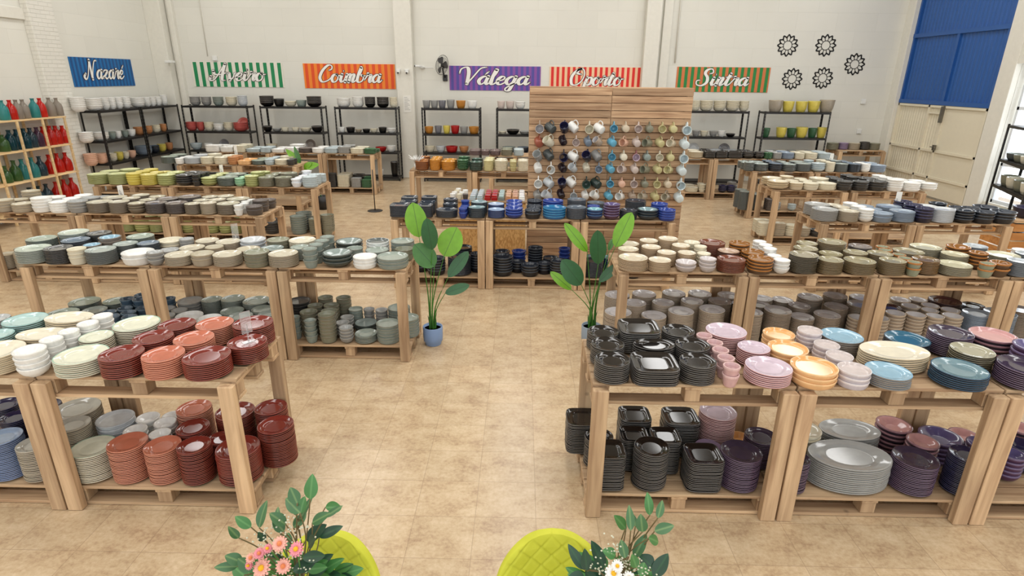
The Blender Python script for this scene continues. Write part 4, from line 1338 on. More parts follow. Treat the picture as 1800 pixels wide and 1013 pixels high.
# rack in front of the bright window, with dark bowls
t = make_rack(1.7); t.location = (9.25, 11.65, 0); t.rotation_euler = (0, 0, R(-112)); tag(t, 'black metal rack of dark bowls before the bright window', 'shelf rack', 'black metal racks')
ux, uy = math.cos(R(-112)), math.sin(R(-112)); vx, vy = -uy, ux
WR = [(0, .62, 'nav', .3, .22), (0, 1.0, 'nav', .3, .2), (0, 1.35, 'gdk', .3, .2), (1, .2, 'gdk', .32, .13), (1, .52, 'olg', .28, .13), (1, .82, 'cre', .26, .14), (1, 1.15, 'olg', .3, .14), (2, .22, 'olg', .3, .2), (2, .55, 'cre', .32, .2), (2, .9, 'olg', .3, .2), (2, 1.25, 'cre', .3, .2),
      (3, .2, 'dgn', .26, .18), (3, .5, 'dgn', .26, .18), (3, .8, 'nav', .28, .18), (3, 1.15, 'dgn', .28, .18)]
cnt = {}
for L, u, co, d, h in WR:
    cnt[L] = cnt.get(L, -1)+1
    o = link('bowl', ware('u', co, 28), None, (9.25+ux*u+vx*.21, 11.65+uy*u+vy*.21, RLEV[L]+.0006)); o.scale = (d, d, h)
    tag(o, '%s bowl, %s from left on %s of rack before the window' % (G[co][3], ORD[cnt[L]], SN[L]), 'bowl', 'bowls on the rack before the window')
# standing plates shown upright on racks
for x, z, d, co, wh in ((-7.3, 1.22, .34, 'cor', 'second shelf of rack under green striped sign'), (-7.9, .74, .26, 'gyd', 'third shelf of rack under green striped sign'), (-5.6, .74, .28, 'dbr', 'third shelf of rack left of orange sign'), (4.5, .74, .3, 'lgr', 'left of third shelf right of mug wall'), (5.3, .74, .3, 'gyd', 'right of third shelf right of mug wall')):
    o = link('plate', ware('p', co), None, (x, 15.38+.33, z+d/2*math.sin(R(80))+.002), (R(80), 0, 0)); o.scale = (d, d, 1)
    tag(o, '%s plate standing upright on %s' % (G[co][3], wh), 'plate', 'upright display plates on the racks')
# ------------------------------------------------------------------ bottle rack on the left wall
PALE = wood('light_pine', 1, (214, 176, 122), (240, 212, 164))
t = thing('wooden_rack', 'light pine shelving full of coloured glass bottles on the left wall', 'shelf rack', (0, 0, 0))
for y in (8.92, 9.51, 10.1, 10.69, 11.28, 11.84):
    for x in (-9.48, -9.1):
        m = MB(); m.box(x, x+.03, y-.02, y+.02, 0.001, 1.775, b=.002); m.build('post', PALE, t)
for z in (1.8, 1.27, .73, .2):
    m = MB(); m.box(-9.485, -9.08, 8.88, 11.9, z-.024, z, b=.002); m.build('shelf', PALE, t)
GC = {'tl': ((60, 150, 150), 'teal'), 'rd': ((214, 40, 30), 'red'), 'gy': ((160, 150, 138), 'smoky grey'), 'gn': ((70, 110, 60), 'green'), 'dt': ((16, 70, 84), 'dark teal'), 'dk': ((50, 74, 86), 'dark blue grey'), 'pl': ((90, 60, 84), 'plum')}
def glass(code):
    nm = 'glass_'+GC[code][1].replace(' ', '_')
    if nm in MATS: return MATS[nm]
    m, nt, b = base(nm); c = rgb(GC[code][0]); b.inputs['Base Color'].default_value = c; b.inputs['Roughness'].default_value = .08; b.inputs['Transmission Weight'].default_value = .45; b.inputs['IOR'].default_value = 1.2
    b.inputs['Coat Weight'].default_value = .5
    MATS[nm] = m; return m
BP = [(0, 0), (.46, 0), (.5, .03), (.5, .5), (.45, .64), (.22, .8), (.17, .86), (.17, .95), (.21, .96), (.21, 1), (.15, 1), (.14, .9)]
BW = [(0, 0), (.44, 0), (.5, .06), (.5, .42), (.42, .6), (.2, .74), (.16, .8), (.16, .95), (.21, .96), (.21, 1), (.15, 1), (.14, .9)]
bc = {}
def bottle(code, wide):
    if (code, wide) not in bc:
        m = MB(); m.lathe(BW if wide else BP, 24); bc[code, wide] = m.mesh('glass_bottle', glass(code))
    return bc[code, wide]
BN = ['top shelf', 'second shelf', 'third shelf', 'lowest visible shelf']
for r, k, c, y, z, h in [(0, 0, 'tl', 10.7, 1.8, 0.34), (0, 1, 'rd', 10.87, 1.8, 0.34), (0, 2, 'gy', 11.01, 1.8, 0.34), (0, 3, 'gy', 11.16, 1.8, 0.34), (0, 4, 'tl', 11.4, 1.8, 0.35), (0, 5, 'rd', 11.57, 1.8, 0.35), (0, 6, 'gy', 11.8, 1.8, 0.35), (0, 7, 'gy', 11.99, 1.8, 0.34), (1, 0, 'gn', 10.51, 1.27, 0.29), (1, 1, 'dt', 10.68, 1.27, 0.36), (1, 2, 'dt', 10.84, 1.27, 0.36), (1, 3, 'dt', 11.01, 1.27, 0.36), (1, 4, 'dk', 11.16, 1.27, 0.36), (1, 5, 'pl', 11.32, 1.27, 0.36), (1, 6, 'rd', 11.47, 1.27, 0.36), (1, 7, 'rd', 11.64, 1.27, 0.36), (1, 8, 'rd', 11.79, 1.27, 0.35), (1, 9, 'rd', 11.97, 1.27, 0.34), (2, 0, 'gn', 10.38, 0.73, 0.3), (2, 1, 'gn', 10.6, 0.73, 0.37), (2, 2, 'tl', 10.78, 0.73, 0.37), (2, 3, 'tl', 11.01, 0.73, 0.37), (2, 4, 'dk', 11.2, 0.73, 0.37), (2, 5, 'rd', 11.44, 0.73, 0.37), (2, 6, 'rd', 11.65, 0.73, 0.37), (2, 7, 'rd', 11.87, 0.73, 0.36), (3, 0, 'dt', 10.79, 0.2, 0.37), (3, 1, 'dt', 10.99, 0.2, 0.36), (3, 2, 'dk', 11.19, 0.2, 0.37), (3, 3, 'rd', 11.44, 0.2, 0.37), (3, 4, 'rd', 11.66, 0.2, 0.38), (3, 5, 'rd', 11.87, 0.2, 0.38)]:
    w = {0: .17, 1: .18, 2: .22, 3: .22}[r]; w = min(w, .19)
    o = link('glass_bottle', bottle(c, r > 1), None, (-9.28, y, z+.0006)); o.scale = (w, w, h if r else h)
    tag(o, '%s glass bottle, %s from left on %s of the pine shelving' % (GC[c][1], ORD[k], BN[r]), 'bottle', 'glass bottles on the pine shelving')
# ------------------------------------------------------------------ lettered signs
GL = {
'a': (1.12, [[(.85, .85), (.55, 1.0), (.2, .75), (.1, .35), (.35, 0), (.65, .25), (.88, 1.0)], [(.88, 1.0), (.78, .3), (.95, .0), (1.2, .3)]]),
'z': (1.05, [[(.1, .75), (.3, 1), (.8, .92), (.5, .5), (.1, .08), (.4, .14), (.75, 0), (1.1, .3)]]),
'r': (.9, [[(0, .3), (.25, .8), (.32, 1.12)], [(.32, 1.12), (.42, .92), (.7, .95), (.6, .4), (.72, 0), (.98, .3)]]),
'e': (.85, [[(.1, .4), (.6, .6), (.7, .9), (.42, 1.0), (.12, .6), (.2, .1), (.5, 0), (.92, .32)]]),
'A': (1.45, [[(-.2, .45), (-.25, .05), (.1, .0), (.5, .6), (1.1, 1.95)], [(1.1, 1.95), (1.0, 1.0), (1.0, .1), (1.3, .0)], [(.0, 1.1), (.2, .72), (.8, .7), (1.35, .9)]]),
'v': (1.0, [[(0, .8), (.2, 1), (.3, .6), (.42, 0)], [(.42, 0), (.75, .4), (.85, .95), (1.1, .85)]]),
'i': (.6, [[(.02, .3), (.25, 1.0)], [(.25, 1.0), (.18, .3), (.35, 0), (.65, .3)], [(.38, 1.38), (.36, 1.46)]]),
'o': (.98, [[(.6, 1), (.25, .9), (.08, .45), (.3, 0), (.65, .1), (.8, .55), (.6, .98), (.7, .8), (1.08, .85)]]),
'C': (1.35, [[(1.0, 1.35), (1.25, 1.5), (1.2, 1.85), (.8, 1.92), (.3, 1.3), (.12, .5), (.45, 0), (1.0, .15), (1.35, .5)]]),
'm': (1.45, [[(0, .3), (.25, 1)], [(.25, 1), (.15, .0)], [(.17, .4), (.45, 1), (.68, .9), (.58, 0)], [(.6, .4), (.9, 1), (1.12, .9), (1.03, .2), (1.15, 0), (1.5, .3)]]),
'b': (.98, [[(0, .35), (.4, 1.2), (.5, 1.8), (.36, 1.92)], [(.36, 1.92), (.2, 1.2), (.12, .3), (.35, 0), (.7, .15), (.82, .6), (.62, .95), (.65, .8), (1.05, .85)]]),
'V': (1.35, [[(-.35, 1.2), (-.3, 1.7), (.15, 1.88), (.4, 1.3), (.5, .02)], [(.5, .02), (.9, .9), (1.3, 1.75), (1.75, 1.9)]]),
'l': (.62, [[(.0, .35), (.4, 1.3), (.5, 1.85), (.34, 1.85)], [(.34, 1.85), (.18, 1), (.18, .15), (.38, 0), (.68, .3)]]),
'g': (1.12, [[(.85, .85), (.55, 1.0), (.2, .75), (.1, .35), (.35, 0), (.65, .25), (.88, 1.0)], [(.88, 1.0), (.75, 0), (.6, -.7), (.3, -.8), (.2, -.5), (.6, -.1), (1.18, .3)]]),
'O': (1.6, [[(.9, 1.9), (.4, 1.6), (.1, .9), (.3, .1), (.8, 0), (1.3, .5), (1.4, 1.3), (1.1, 1.88), (.7, 1.8), (.6, 1.4), (1.05, 1.25)]]),
'p': (.98, [[(0, .3), (.25, 1.0)], [(.25, 1), (.12, 0), (.02, -.8)], [(.17, .4), (.5, 1), (.82, .8), (.78, .2), (.45, 0), (.25, .12)], [(.75, .12), (1.05, .35)]]),
't': (.68, [[(0, .3), (.38, 1.55)], [(.38, 1.55), (.2, .3), (.4, 0), (.72, .3)], [(-.02, 1.08), (.68, 1.14)]]),
'S': (1.3, [[(.95, 1.35), (1.25, 1.5), (1.05, 1.9), (.6, 1.82), (.48, 1.4), (.85, .9), (.92, .3), (.5, -.05), (0, .08), (-.12, .5), (.18, .6)]]),
'n': (1.02, [[(0, .3), (.25, 1)], [(.25, 1), (.15, 0)], [(.17, .4), (.48, 1), (.7, .9), (.6, .2), (.72, 0), (1.06, .3)]]),
'N': (1.6, [[(-.1, .5), (-.3, .2), (0, -.05), (.3, .5), (.5, 1.9)], [(.5, 1.9), (.7, 1.0), (.95, -.05)], [(.95, -.05), (1.05, 1.0), (1.3, 1.8), (1.62, 1.85)]])}
ACC = [(.55, 1.25), (.8, 1.6)]
def letters(text):
    x = 0; out = []
    for i, ch in enumerate(text):
        acc = {'á': 'a', 'é': 'e', 'à': 'a'}.get(ch); adv, st_ = GL[acc or ch]
        k = 1.0
        if i == 0: k = 1.12
        for s_ in st_: out.append([(x+px*k+.22*py*k, py*k) for px, py in s_])
        if acc: out.append([(x+px+.22*py, py) for px, py in ACC])
        x += adv*k
    return out, x
def ribbon(strokes, wt, sc, ox, oy, z, mb, mi=0):
    for si_, s_ in enumerate(strokes):
        if si_: z += .0003
        P = catmull(s_, 7) if len(s_) > 2 else [s_[0], tuple((a+b)/2 for a, b in zip(*s_)), s_[1]]
        n = len(P); L = []; Rr = []
        for i, p in enumerate(P):
            a = P[max(i-1, 0)]; b_ = P[min(i+1, n-1)]; dx, dy = b_[0]-a[0], b_[1]-a[1]; l = math.hypot(dx, dy) or 1
            down = max(0, -dy/l); w = wt+.075+.1*down
            nx, ny = -dy/l*w, dx/l*w; L.append((p[0]+nx, p[1]+ny)); Rr.append((p[0]-nx, p[1]-ny))
        vs = [(ox+sc[0]*q[0], oy+sc[1]*q[1], z) for q in L+Rr]
        mb.add(vs, [(i, i+1, n+i+1, n+i) for i in range(n-1)], mi)
        for p, q in ((P[0], L[0]), (P[-1], L[-1])):
            w = math.hypot(p[0]-q[0], p[1]-q[1]); c = [(ox+sc[0]*(p[0]+w*math.cos(k*PI/6)), oy+sc[1]*(p[1]+w*math.sin(k*PI/6)), z) for k in range(12)]
            mb.add(c, [tuple(range(12))], mi)
WHITE = plain('sign_white', (240, 238, 232), .6, noise=0); DARK = plain('sign_outline', (62, 40, 40), .6, noise=0)
def sign(text, w, h, c1, c2, ns, loc, rot, label, tx, sc, white_edge=False):
    t = thing('banner_sign', label, 'sign', loc, 0, 'striped town name signs'); t.rotation_euler = rot
    m = MB(); m.box(0, w, 0, h, -.012, 0); m.build('panel', plain('stripe_'+text, c1, .55, noise=.02), t)
    m = MB(); p = w/ns
    for i in range(ns): m.box(p*(i+.28), p*(i+.78), .002, h-.002, 0, .001)
    m.build('stripes', plain('stripe2_'+text, c2, .55, noise=.02), t)
    st_, tw = letters(text); S = (tx*w/(tw+.35), sc); ox = w/2-S[0]*(tw+.1)/2
    m = MB(); ribbon(st_, .06, S, ox, h/2-sc*.75, .003, m); m.build('letter_outline', DARK, t)
    m = MB(); ribbon(st_, 0, S, ox, h/2-sc*.75, .012, m); m.build('lettering', WHITE, t)
    return t
RB = (PI/2, 0, 0)
YS = YB-.014
sign('Aveiro', 2.4, .61, (226, 222, 208), (22, 132, 80), 13, (-8.68, YS, 2.3), RB, 'green and white striped banner sign reading Aveiro', .6, .185)
sign('Coimbra', 2.4, .61, (238, 132, 36), (222, 76, 24), 15, (-5.74, YS, 2.29), RB, 'orange striped banner sign reading Coimbra', .72, .19)
sign('Válega', 2.38, .6, (134, 78, 158), (84, 74, 156), 17, (-1.92, YS, 2.28), RB, 'purple striped banner sign reading Valega', .78, .195)
sign('Oporto', 2.38, .6, (238, 196, 156), (216, 36, 30), 17, (.69, YS, 2.28), RB, 'red and cream striped banner sign reading Oporto, behind the mug wall', .6, .185)
sign('Sintra', 2.4, .61, (206, 116, 64), (28, 128, 60), 15, (3.98, YS, 2.3), RB, 'green and orange striped banner sign reading Sintra', .58, .185)
sign('Nazaré', 2.05, .6, (8, 104, 168), (12, 74, 132), 17, (XL+.014, 12.88, 2.33), (PI/2, 0, PI/2), 'blue striped banner sign reading Nazaré on the left wall', .64, .18)
# flower decals
INK = plain('decal_black', (34, 32, 30), .6, noise=0)
for i, (x, z, lb) in enumerate(((6.72, 3.44, 'upper left'), (7.68, 3.45, 'upper middle'), (8.5, 3.01, 'far right'), (6.97, 2.64, 'lower left'), (7.75, 2.67, 'lower middle'))):
    m = MB(); r = .26
    def ring(pts, w):
        n = len(pts)
        for k in range(n):
            a, b_ = pts[k], pts[(k+1) % n]; dx, dz = b_[0]-a[0], b_[1]-a[1]; l = math.hypot(dx, dz); nx, nz = -dz/l*w, dx/l*w
            m.box(0, 0, 0, 0, 0, 0) if False else m.add([(a[0]+nx, -.006, a[1]+nz), (b_[0]+nx, -.006, b_[1]+nz), (b_[0]-nx, -.006, b_[1]-nz), (a[0]-nx, -.006, a[1]-nz), (a[0]+nx, 0, a[1]+nz), (b_[0]+nx, 0, b_[1]+nz), (b_[0]-nx, 0, b_[1]-nz), (a[0]-nx, 0, a[1]-nz)], [(0, 1, 2, 3), (0, 4, 5, 1), (2, 6, 7, 3), (0, 3, 7, 4), (1, 5, 6, 2)])
    N = 12
    ring([(math.cos(2*PI*k/24)*.42*r, math.sin(2*PI*k/24)*.42*r) for k in range(24)], .008)
    ring([((.74 if k % 2 else 1)*r*math.cos(PI*k/N), (.74 if k % 2 else 1)*r*math.sin(PI*k/N)) for k in range(2*N)], .016)
    for k in range(N):
        a = 2*PI*(k+.5)/N
        ring([(math.cos(a)*.44*r, math.sin(a)*.44*r), (math.cos(a+.02)*.78*r, math.sin(a+.02)*.78*r)], .007)
        for s_ in (-1, 1):
            ring([(math.cos(a)*.6*r, math.sin(a)*.6*r), (math.cos(a+s_*.13)*.86*r, math.sin(a+s_*.13)*.86*r)], .004)
    o = m.build('wall_flower', INK, None, (x, YB-.001, z)); tag(o, 'black cut-out sunflower on the back wall, %s one of five' % lb, 'wall decoration', 'black wall flowers')
# wall fan
BLKP = plain('black_plastic', (30, 29, 29), .4)
t = thing('wall_fan', 'black wall fan mounted left of the purple sign', 'fan', (-2.05, YB, 2.62))
m = MB(); m.box(-.04, .08, -.05, -.001, -.12, .04, b=.01); m.tube([(.02, -.05, -.02), (.0, -.16, .04), (-.02, -.2, .2)], .02); m.build('bracket', BLKP, t)
def axis_obj(mb, name, mat): return mb.build(name, mat, t, (-.02, -.3, .27), (R(80), 0, R(-42)))
m = MB(); m.lathe([(0, -.16), (.05, -.15), (.065, -.08), (.05, 0), (0, 0)], 20); axis_obj(m, 'motor', BLKP)
m = MB()
for z, q in ((-.05, 1), (.05, 1)):
    for k in range(30):
        a = 2*PI*k/30; m.tube([(.05*math.cos(a), .05*math.sin(a), z*1.3), (.14*math.cos(a), .14*math.sin(a), z*1.25), (.24*math.cos(a), .24*math.sin(a), 0)], .0016, 4)
    for r_ in (.1, .17, .24): m.tube([(r_*math.cos(2*PI*k/28), r_*math.sin(2*PI*k/28), z*(1.25-(r_/.24)**3*1.25)) for k in range(29)], .0022 if r_ < .2 else .006, 4)
axis_obj(m, 'cage', BLKP)
m = MB()
for k in range(3):
    a = 2*PI*k/3; vs = []
    for r_, w_ in ((.04, .02), (.1, .07), (.17, .09), (.21, .05)):
        for s_ in (-1, 1): vs.append((r_*math.cos(a)-s_*w_*math.sin(a), r_*math.sin(a)+s_*w_*math.cos(a), s_*.02))
    m.add(vs, [(0, 1, 3, 2), (2, 3, 5, 4), (4, 5, 7, 6)])
axis_obj(m, 'blades', plain('fan_blade', (70, 68, 68), .4))
WP = plain('white_plastic', (226, 226, 222), .4)
for x, z, lb in ((-3.2, 2.72, 'left camera of the pair on the pilaster'), (-2.98, 2.72, 'right camera of the pair on the pilaster')):
    t = thing('security_camera', 'small white dome '+lb, 'camera', (x, YB-.22, z), 0, 'security cameras on the pilaster')
    m = MB(); m.box(-.05, .05, -.1, 0, .02, .06, b=.008); m.build('mount', WP, t)
    m = MB(); m.lathe([(0, -.06), (.03, -.05), (.05, -.015), (.055, .02), (0, .02)], 20); m.build('dome', WP, t, (0, -.06, 0))
    m = MB(); m.lathe([(0, -.012), (.018, -.006), (.02, .006), (0, .006)], 14); m.build('lens', BLKP, t, (0, -.105, -.03), (PI/2, 0, 0))
t = thing('security_camera', 'white bullet camera on a horizontal arm left of the fan', 'camera', (-2.62, YB, 2.83))
m = MB(); m.box(-.05, .06, -.06, -.001, -.03, .04, b=.01); m.tube([(0, -.05, 0), (.12, -.1, 0), (.3, -.1, -.01)], .012); m.build('mount', WP, t)
m = MB(); m.tube([(-.02, -.12, .02), (-.16, -.2, .03)], [.035, .03], 14); m.build('body', WP, t)
m = MB(); m.tube([(-.16, -.2, .03), (-.17, -.206, .03)], .022, 14); m.build('lens', BLKP, t)
PAPER = plain('paper', (232, 230, 222), .8, noise=.01); GREY = plain('print_grey', (130, 130, 130), .8, noise=0)
t = thing('notice', 'white printed notice fixed to the middle pilaster', 'notice', (-3.12, YB-.222, 1.72))
m = MB(); m.box(0, .2, -.006, 0, 0, .42); m.build('sheet', PAPER, t)
m = MB()
for k in range(9): m.box(.03, .17-.03*(k % 3), -.0075, -.006, .06+k*.038, .068+k*.038)
m.build('print', GREY, t)
for x, z, lb in ((-8.02, 3.0, 'upper left above the green sign'), (8.95, 1.35, 'by the right corner of the back wall'), (8.9, 2.1, 'above the socket near the right corner')):
    m = MB(); m.box(-.06, .06, -.05, -.001, -.06, .06, b=.008); tag(m.build('junction_box', WP, None, (x, YB, z)), 'small white junction box %s' % lb, 'junction box')
m = MB(); m.box(.0, .16, -.1, .1, -.03, .03, b=.008); tag(m.build('emergency_lamp', WP, None, (XL+.42, YB-.4, 2.9)), 'white emergency lamp on the corner post beside blue sign', 'lamp')
# ------------------------------------------------------------------ mug wall
t = thing('mug_wall', 'tall plank display wall covered with hanging mugs', 'display wall', (0, 8.72, 0))
xL, xR, xM = .1, 2.42, 1.27
zz = .02; k = 0
hts = [.095]*22; rr = random.Random(3)
while zz < 2.47:
    h = .098 if zz < 2.05 else .102
    for a, b_ in ((xL, xM-.003), (xM+.003, xR)):
        m = MB(); dy = rr.choice([0, .004, .008]) if zz < 2.0 else 0
        m.box(a, b_, -dy, .02, zz, zz+h-.007, b=.003); m.build('plank', BX, t)
    zz += h
for x in (xL, xM-.04, xR-.08):
    m = MB(); m.box(x, x+.08, .021, .1, .001, 2.44, b=.003); m.build('upright', WZ, t)
    m = MB(); m.box(x, x+.08, .3, .36, .001, 2.44, b=.003); m.build('upright', WZ, t)
for x in (xL, xR-.02):
    m = MB()
    for q in range(22): m.box(x, x+.02, .101, .299, .03+q*.11, .13+q*.11, b=.002)
    m.build('side_planks', WY, t)
m = MB(); m.box(xL+.02, xR-.02, .101, .115, .02, 2.43); m.build('shade_backing', wood('gap_shade_pine', 0, (96, 70, 50), (130, 98, 70)), t)  # added dark board; its brown paints the shade seen between planks
for z in (.0, 2.44):
    m = MB(); m.box(xL, xR, .0, .36, z+.002 if z == 0 else z+.036, z+.02 if z == 0 else z+.054, b=.002); m.build('cap_board', BX, t)
MX = [0.25, 0.43, 0.61, 0.78, 0.96, 1.13, 1.31, 1.48, 1.66, 1.82, 2.0, 2.16, 2.35]
MZ = [2.02, 1.82, 1.62, 1.44, 1.23, 1.04]
MC = ['tpe sal gry whi whi gry', 'gdk cre gdk whi lgr lgr', 'nav plu nav plu nav plu', 'whi lpk whi lgr whi lgr', 'cre blg nav cre dgn whi', 'whi tpe gry blg dgn whi',
      'sky2 sky2 sky2 sky2 sky2 sky2', 'crm pch cre lpk pch whi', 'lpk lpk pin lpk lpk tpe', 'olg olg sag olg olg bge', 'ylc ylc cre ylc ylc ylc', 'ylc crm ylc ylc crm bge', 'ltw ltw ltw ltw ltw ltw']
G['sky2'] = ((110, 176, 200), (120, 180, 204), (96, 166, 194), 'sky blue'); G['ltw'] = ((214, 226, 228), (206, 220, 222), (206, 218, 220), 'icy white')
m = MB()
HOOK = plain('hook_metal', (150, 140, 120), .35, .8)
mb_c = {}
def mug_meshes(co):
    if co not in mb_c:
        a = MB(); a.lathe([(0, 0), (.033, 0), (.038, .004), (.041, .05), (.042, .092), (.0405, .095), (.038, .092), (.037, .05), (.034, .009), (0, .008)], 24, (2, 2, 2, 2, 1, 0, 0, 0, 0))
        b_ = MB(); b_.tube(catmull([(.036, 0, .018), (.056, 0, .022), (.072, 0, .045), (.066, 0, .07), (.038, 0, .08)], 4), .0055, 8)
        ms = [glaze(co, 'top'), glaze(co, 'rim'), glaze(co, 'body')]
        mb_c[co] = (a.mesh('cup_body', ms), b_.mesh('handle', ms[2]))
    return mb_c[co]
for ci, x in enumerate(MX):
    for ri, z in enumerate(MZ):
        co = MC[ci].split()[ri]
        h = MB(); h.tube([(x, 0.0, z+.012), (x, -.06, z+.004), (x, -.072, z+.012), (x, -.073, z+.022)], .0035, 6); h.build('hook', HOOK, t)
        g = link('mug', None); tilt = [0, 35, 50, 20][(ci*7+ri*3) % 4] if ci < 6 else [0, 12][ri % 2]
        tilt = tilt*(1 if (ci+ri) % 2 else .7); big = 1.5 if (ci in (2, 3, 4, 5) and ri % 2 == 0) or ci in (0, 1, 12) else 1.3
        # handle up: mug axis turned horizontal, mouth towards the hall or sideways
        a, b_ = mug_meshes(co)
        c1 = link('body', a, g); c2 = link('handle', b_, g)
        swing = math.radians([70, 50, 80, 35][(ci+2*ri) % 4] if tilt else 88)
        M = Matrix.Rotation(swing*(-1 if (ci+ri) % 2 else 1), 4, 'Z') @ Matrix.Rotation(R(tilt), 4, 'Y') @ Matrix.Rotation(-PI/2, 4, 'Y') @ Matrix.Translation((-.066, 0, -.047))
        M = Matrix.Scale(big, 4) @ M
        c1.matrix_local = M; c2.matrix_local = M
        g.location = (x, 8.72-.066, z+.003)
        tag(g, '%s mug, %s column from left, %s row from top, mug wall' % (G[co][3], ORD[ci], ORD[ri]), 'mug', 'mugs hanging on the mug wall')
# ------------------------------------------------------------------ low OSB box with small wares
osb, nt, b = base('osb_board'); b.inputs['Roughness'].default_value = .8
tc = nt.nodes.new('ShaderNodeTexCoord'); vo = nt.nodes.new('ShaderNodeTexVoronoi'); vo.inputs['Scale'].default_value = 1; mp = nt.nodes.new('ShaderNodeMapping'); mp.inputs['Scale'].default_value = (60, 60, 25)
nt.links.new(tc.outputs['Object'], mp.inputs['Vector']); nt.links.new(mp.outputs[0], vo.inputs['Vector'])
rp = nt.nodes.new('ShaderNodeValToRGB'); rp.color_ramp.elements[0].color = rgb((188, 138, 78)); rp.color_ramp.elements[1].color = rgb((226, 182, 118))
sp = nt.nodes.new('ShaderNodeSeparateColor'); nt.links.new(vo.outputs['Color'], sp.inputs[0]); nt.links.new(sp.outputs[0], rp.inputs[0]); nt.links.new(rp.outputs[0], b.inputs['Base Color'])
t = thing('display_box', 'low chipboard display box of small wares left of the mug wall', 'display box', (0, 0, 0))
m = MB(); m.box(-1.07, .07, 8.56, 8.6, .001, .86); m.box(-1.07, .07, 9.2, 9.24, .001, .86); m.build('panel', osb, t)
m = MB(); m.box(-1.07, -1.03, 8.6, 9.2, .001, .86); m.box(.03, .07, 8.6, 9.2, .001, .86); m.build('side_panel', osb, t)
m = MB(); m.box(-1.1, .09, 8.53, 9.26, .86, .885, b=.003); m.build('top_board', WX, t)
ZB = .8856
def loaf(co):
    m = MB(); m.box(-.045, .045, -.085, .085, 0, .05, 2, b=.006); m.box(-.04, .04, -.08, .08, .05, .075, 0, b=.008); return m.mesh('butter_dish', [glaze(co, 'top'), glaze(co, 'rim'), glaze(co, 'body')])
LO = [(-.72, 'lgb'), (-.615, 'lgb'), (-.5, 'red'), (-.4, 'red'), (-.295, 'ltl'), (-.19, 'tan'), (-.09, 'tan'), (.01, 'whi')]
lc = {}
for i, (x, co) in enumerate(LO):
    me = lc.setdefault(co, loaf(co))
    for k in range(3):
        o = link('butter_dish', me, None, (x, 8.64+k*.19, ZB)); tag(o, '%s oblong lidded dish, column %s from left, row %s from front, chipboard box' % (G[co][3], ORD[i], ORD[k]), 'dish', 'oblong dishes on the chipboard box')
for i, (x, y, co) in enumerate(((-1.02, 8.62, 'whi'), (-.92, 8.6, 'cre'), (-.83, 8.6, 'dbr'), (-1.01, 8.76, 'whi'), (-.9, 8.76, 'whi'), (-.99, 8.9, 'cre'), (-.86, 8.93, 'whi'), (-.98, 9.05, 'whi'))):
    o = link('small_jar', ware('u', co, 24), None, (x, y, ZB)); o.scale = (.085, .085, .09); tag(o, '%s little jar, %s of the cluster on the left of the chipboard box' % (G[co][3], ORD[i]), 'jar', 'little jars on the chipboard box')
# ------------------------------------------------------------------ price signs
ACR, nt, b = base('clear_acrylic'); b.inputs['Transmission Weight'].default_value = .85; b.inputs['IOR'].default_value = 1.1; b.inputs['Roughness'].default_value = .05; b.inputs['Base Color'].default_value = (.93, .95, .96, 1)
def price(x, y, z, ry, lb, clear=False, h=.2):
    t = thing('price_sign', lb, 'sign', (x, y, z+.001), ry, 'table price signs'); m = MB(); m.box(-.04, .04, -.02, .02, 0, .004); m.build('foot', ACR, t)
    m = MB(); m.box(-.004, .004, -.004, .004, .004, h*.6); m.build('stem', ACR, t)
    m = MB(); m.box(-.033, .033, -.003, .003, h*.3, h, b=.001); m.build('card', ACR if clear else PAPER, t)
    if not clear:
        m = MB()
        for k in range(5): m.box(-.024, .018-.006*k, -.0045, -.0035, h*.4+k*.02, h*.4+k*.02+.008)
        m.build('print', GREY, t)
price(-1.68, 3.26, TOP_Z+.118, .9, 'clear acrylic price holder standing on the dark red plates', True)
price(5.02, 7.78, TOP_Z+.0, -.3, 'white price card behind the navy bowls of the third right row', h=.3)
price(6.25, 12.05, TOP_Z, -.3, 'white price card at the end of the fifth right row', h=.3)
price(-5.45, 7.8, TOP_Z, 1.1, 'thin white price card among the dark stacks, third left row', h=.25)
price(-5.05, 9.8, TOP_Z, 1.1, 'thin white price card standing on the fourth left row', h=.25)
price(-2.9, 5.7, TOP_Z, .8, 'clear price holder behind the light grey bowls, second left row', True, .26)
price(-5.9, 12.15, TOP_Z, 1.1, 'thin white price card standing on the fifth left row', h=.3)
# floor stand
t = thing('floor_stand', 'thin black pole stand alone on the floor of the left aisle', 'stand', (-3.0, 11.75, 0))
m = MB(); m.lathe([(0, 0), (.15, 0), (.155, .006), (.14, .012), (.02, .03), (0, .03)], 28); m.build('base', BLKP, t)
m = MB(); m.tube([(0, 0, .03), (0, 0, .84)], .01, 10); m.build('pole', BLKP, t)
# crate and big pots at the far right
t = thing('pallet_box', 'orange wood crate carrying pots at the right edge', 'crate', (7.6, 8.35, 0)); 
m = MB(); m.box(-.45, .75, 0, .6, .7, .74, b=.004); m.build('top_board', WX, t)
m = MB()
for q in range(5): m.box(-.44, .74, .01, .03, .05+q*.13, .16+q*.13, b=.003)
for q in range(5): m.box(-.44, -.42, .03, .59, .05+q*.13, .16+q*.13, b=.003)
m.build('slats', wood('orange_pine', 0, (186, 120, 60), (222, 160, 92)), t)
for x, y, co, d, h, lb in ((7.42, 8.55, 'nav', .34, .16, 'wide navy basin on the crate at the right edge'), (7.85, 8.6, 'yel', .26, .17, 'yellow bowl on the crate at the right edge'), (8.15, 8.5, 'dgn', .26, .2, 'bottle green pot on the crate at the right edge')):
    o = link('basin', ware('u', co, 32), None, (x, y, .7406)); o.scale = (d, d, h); tag(o, lb, 'pot')
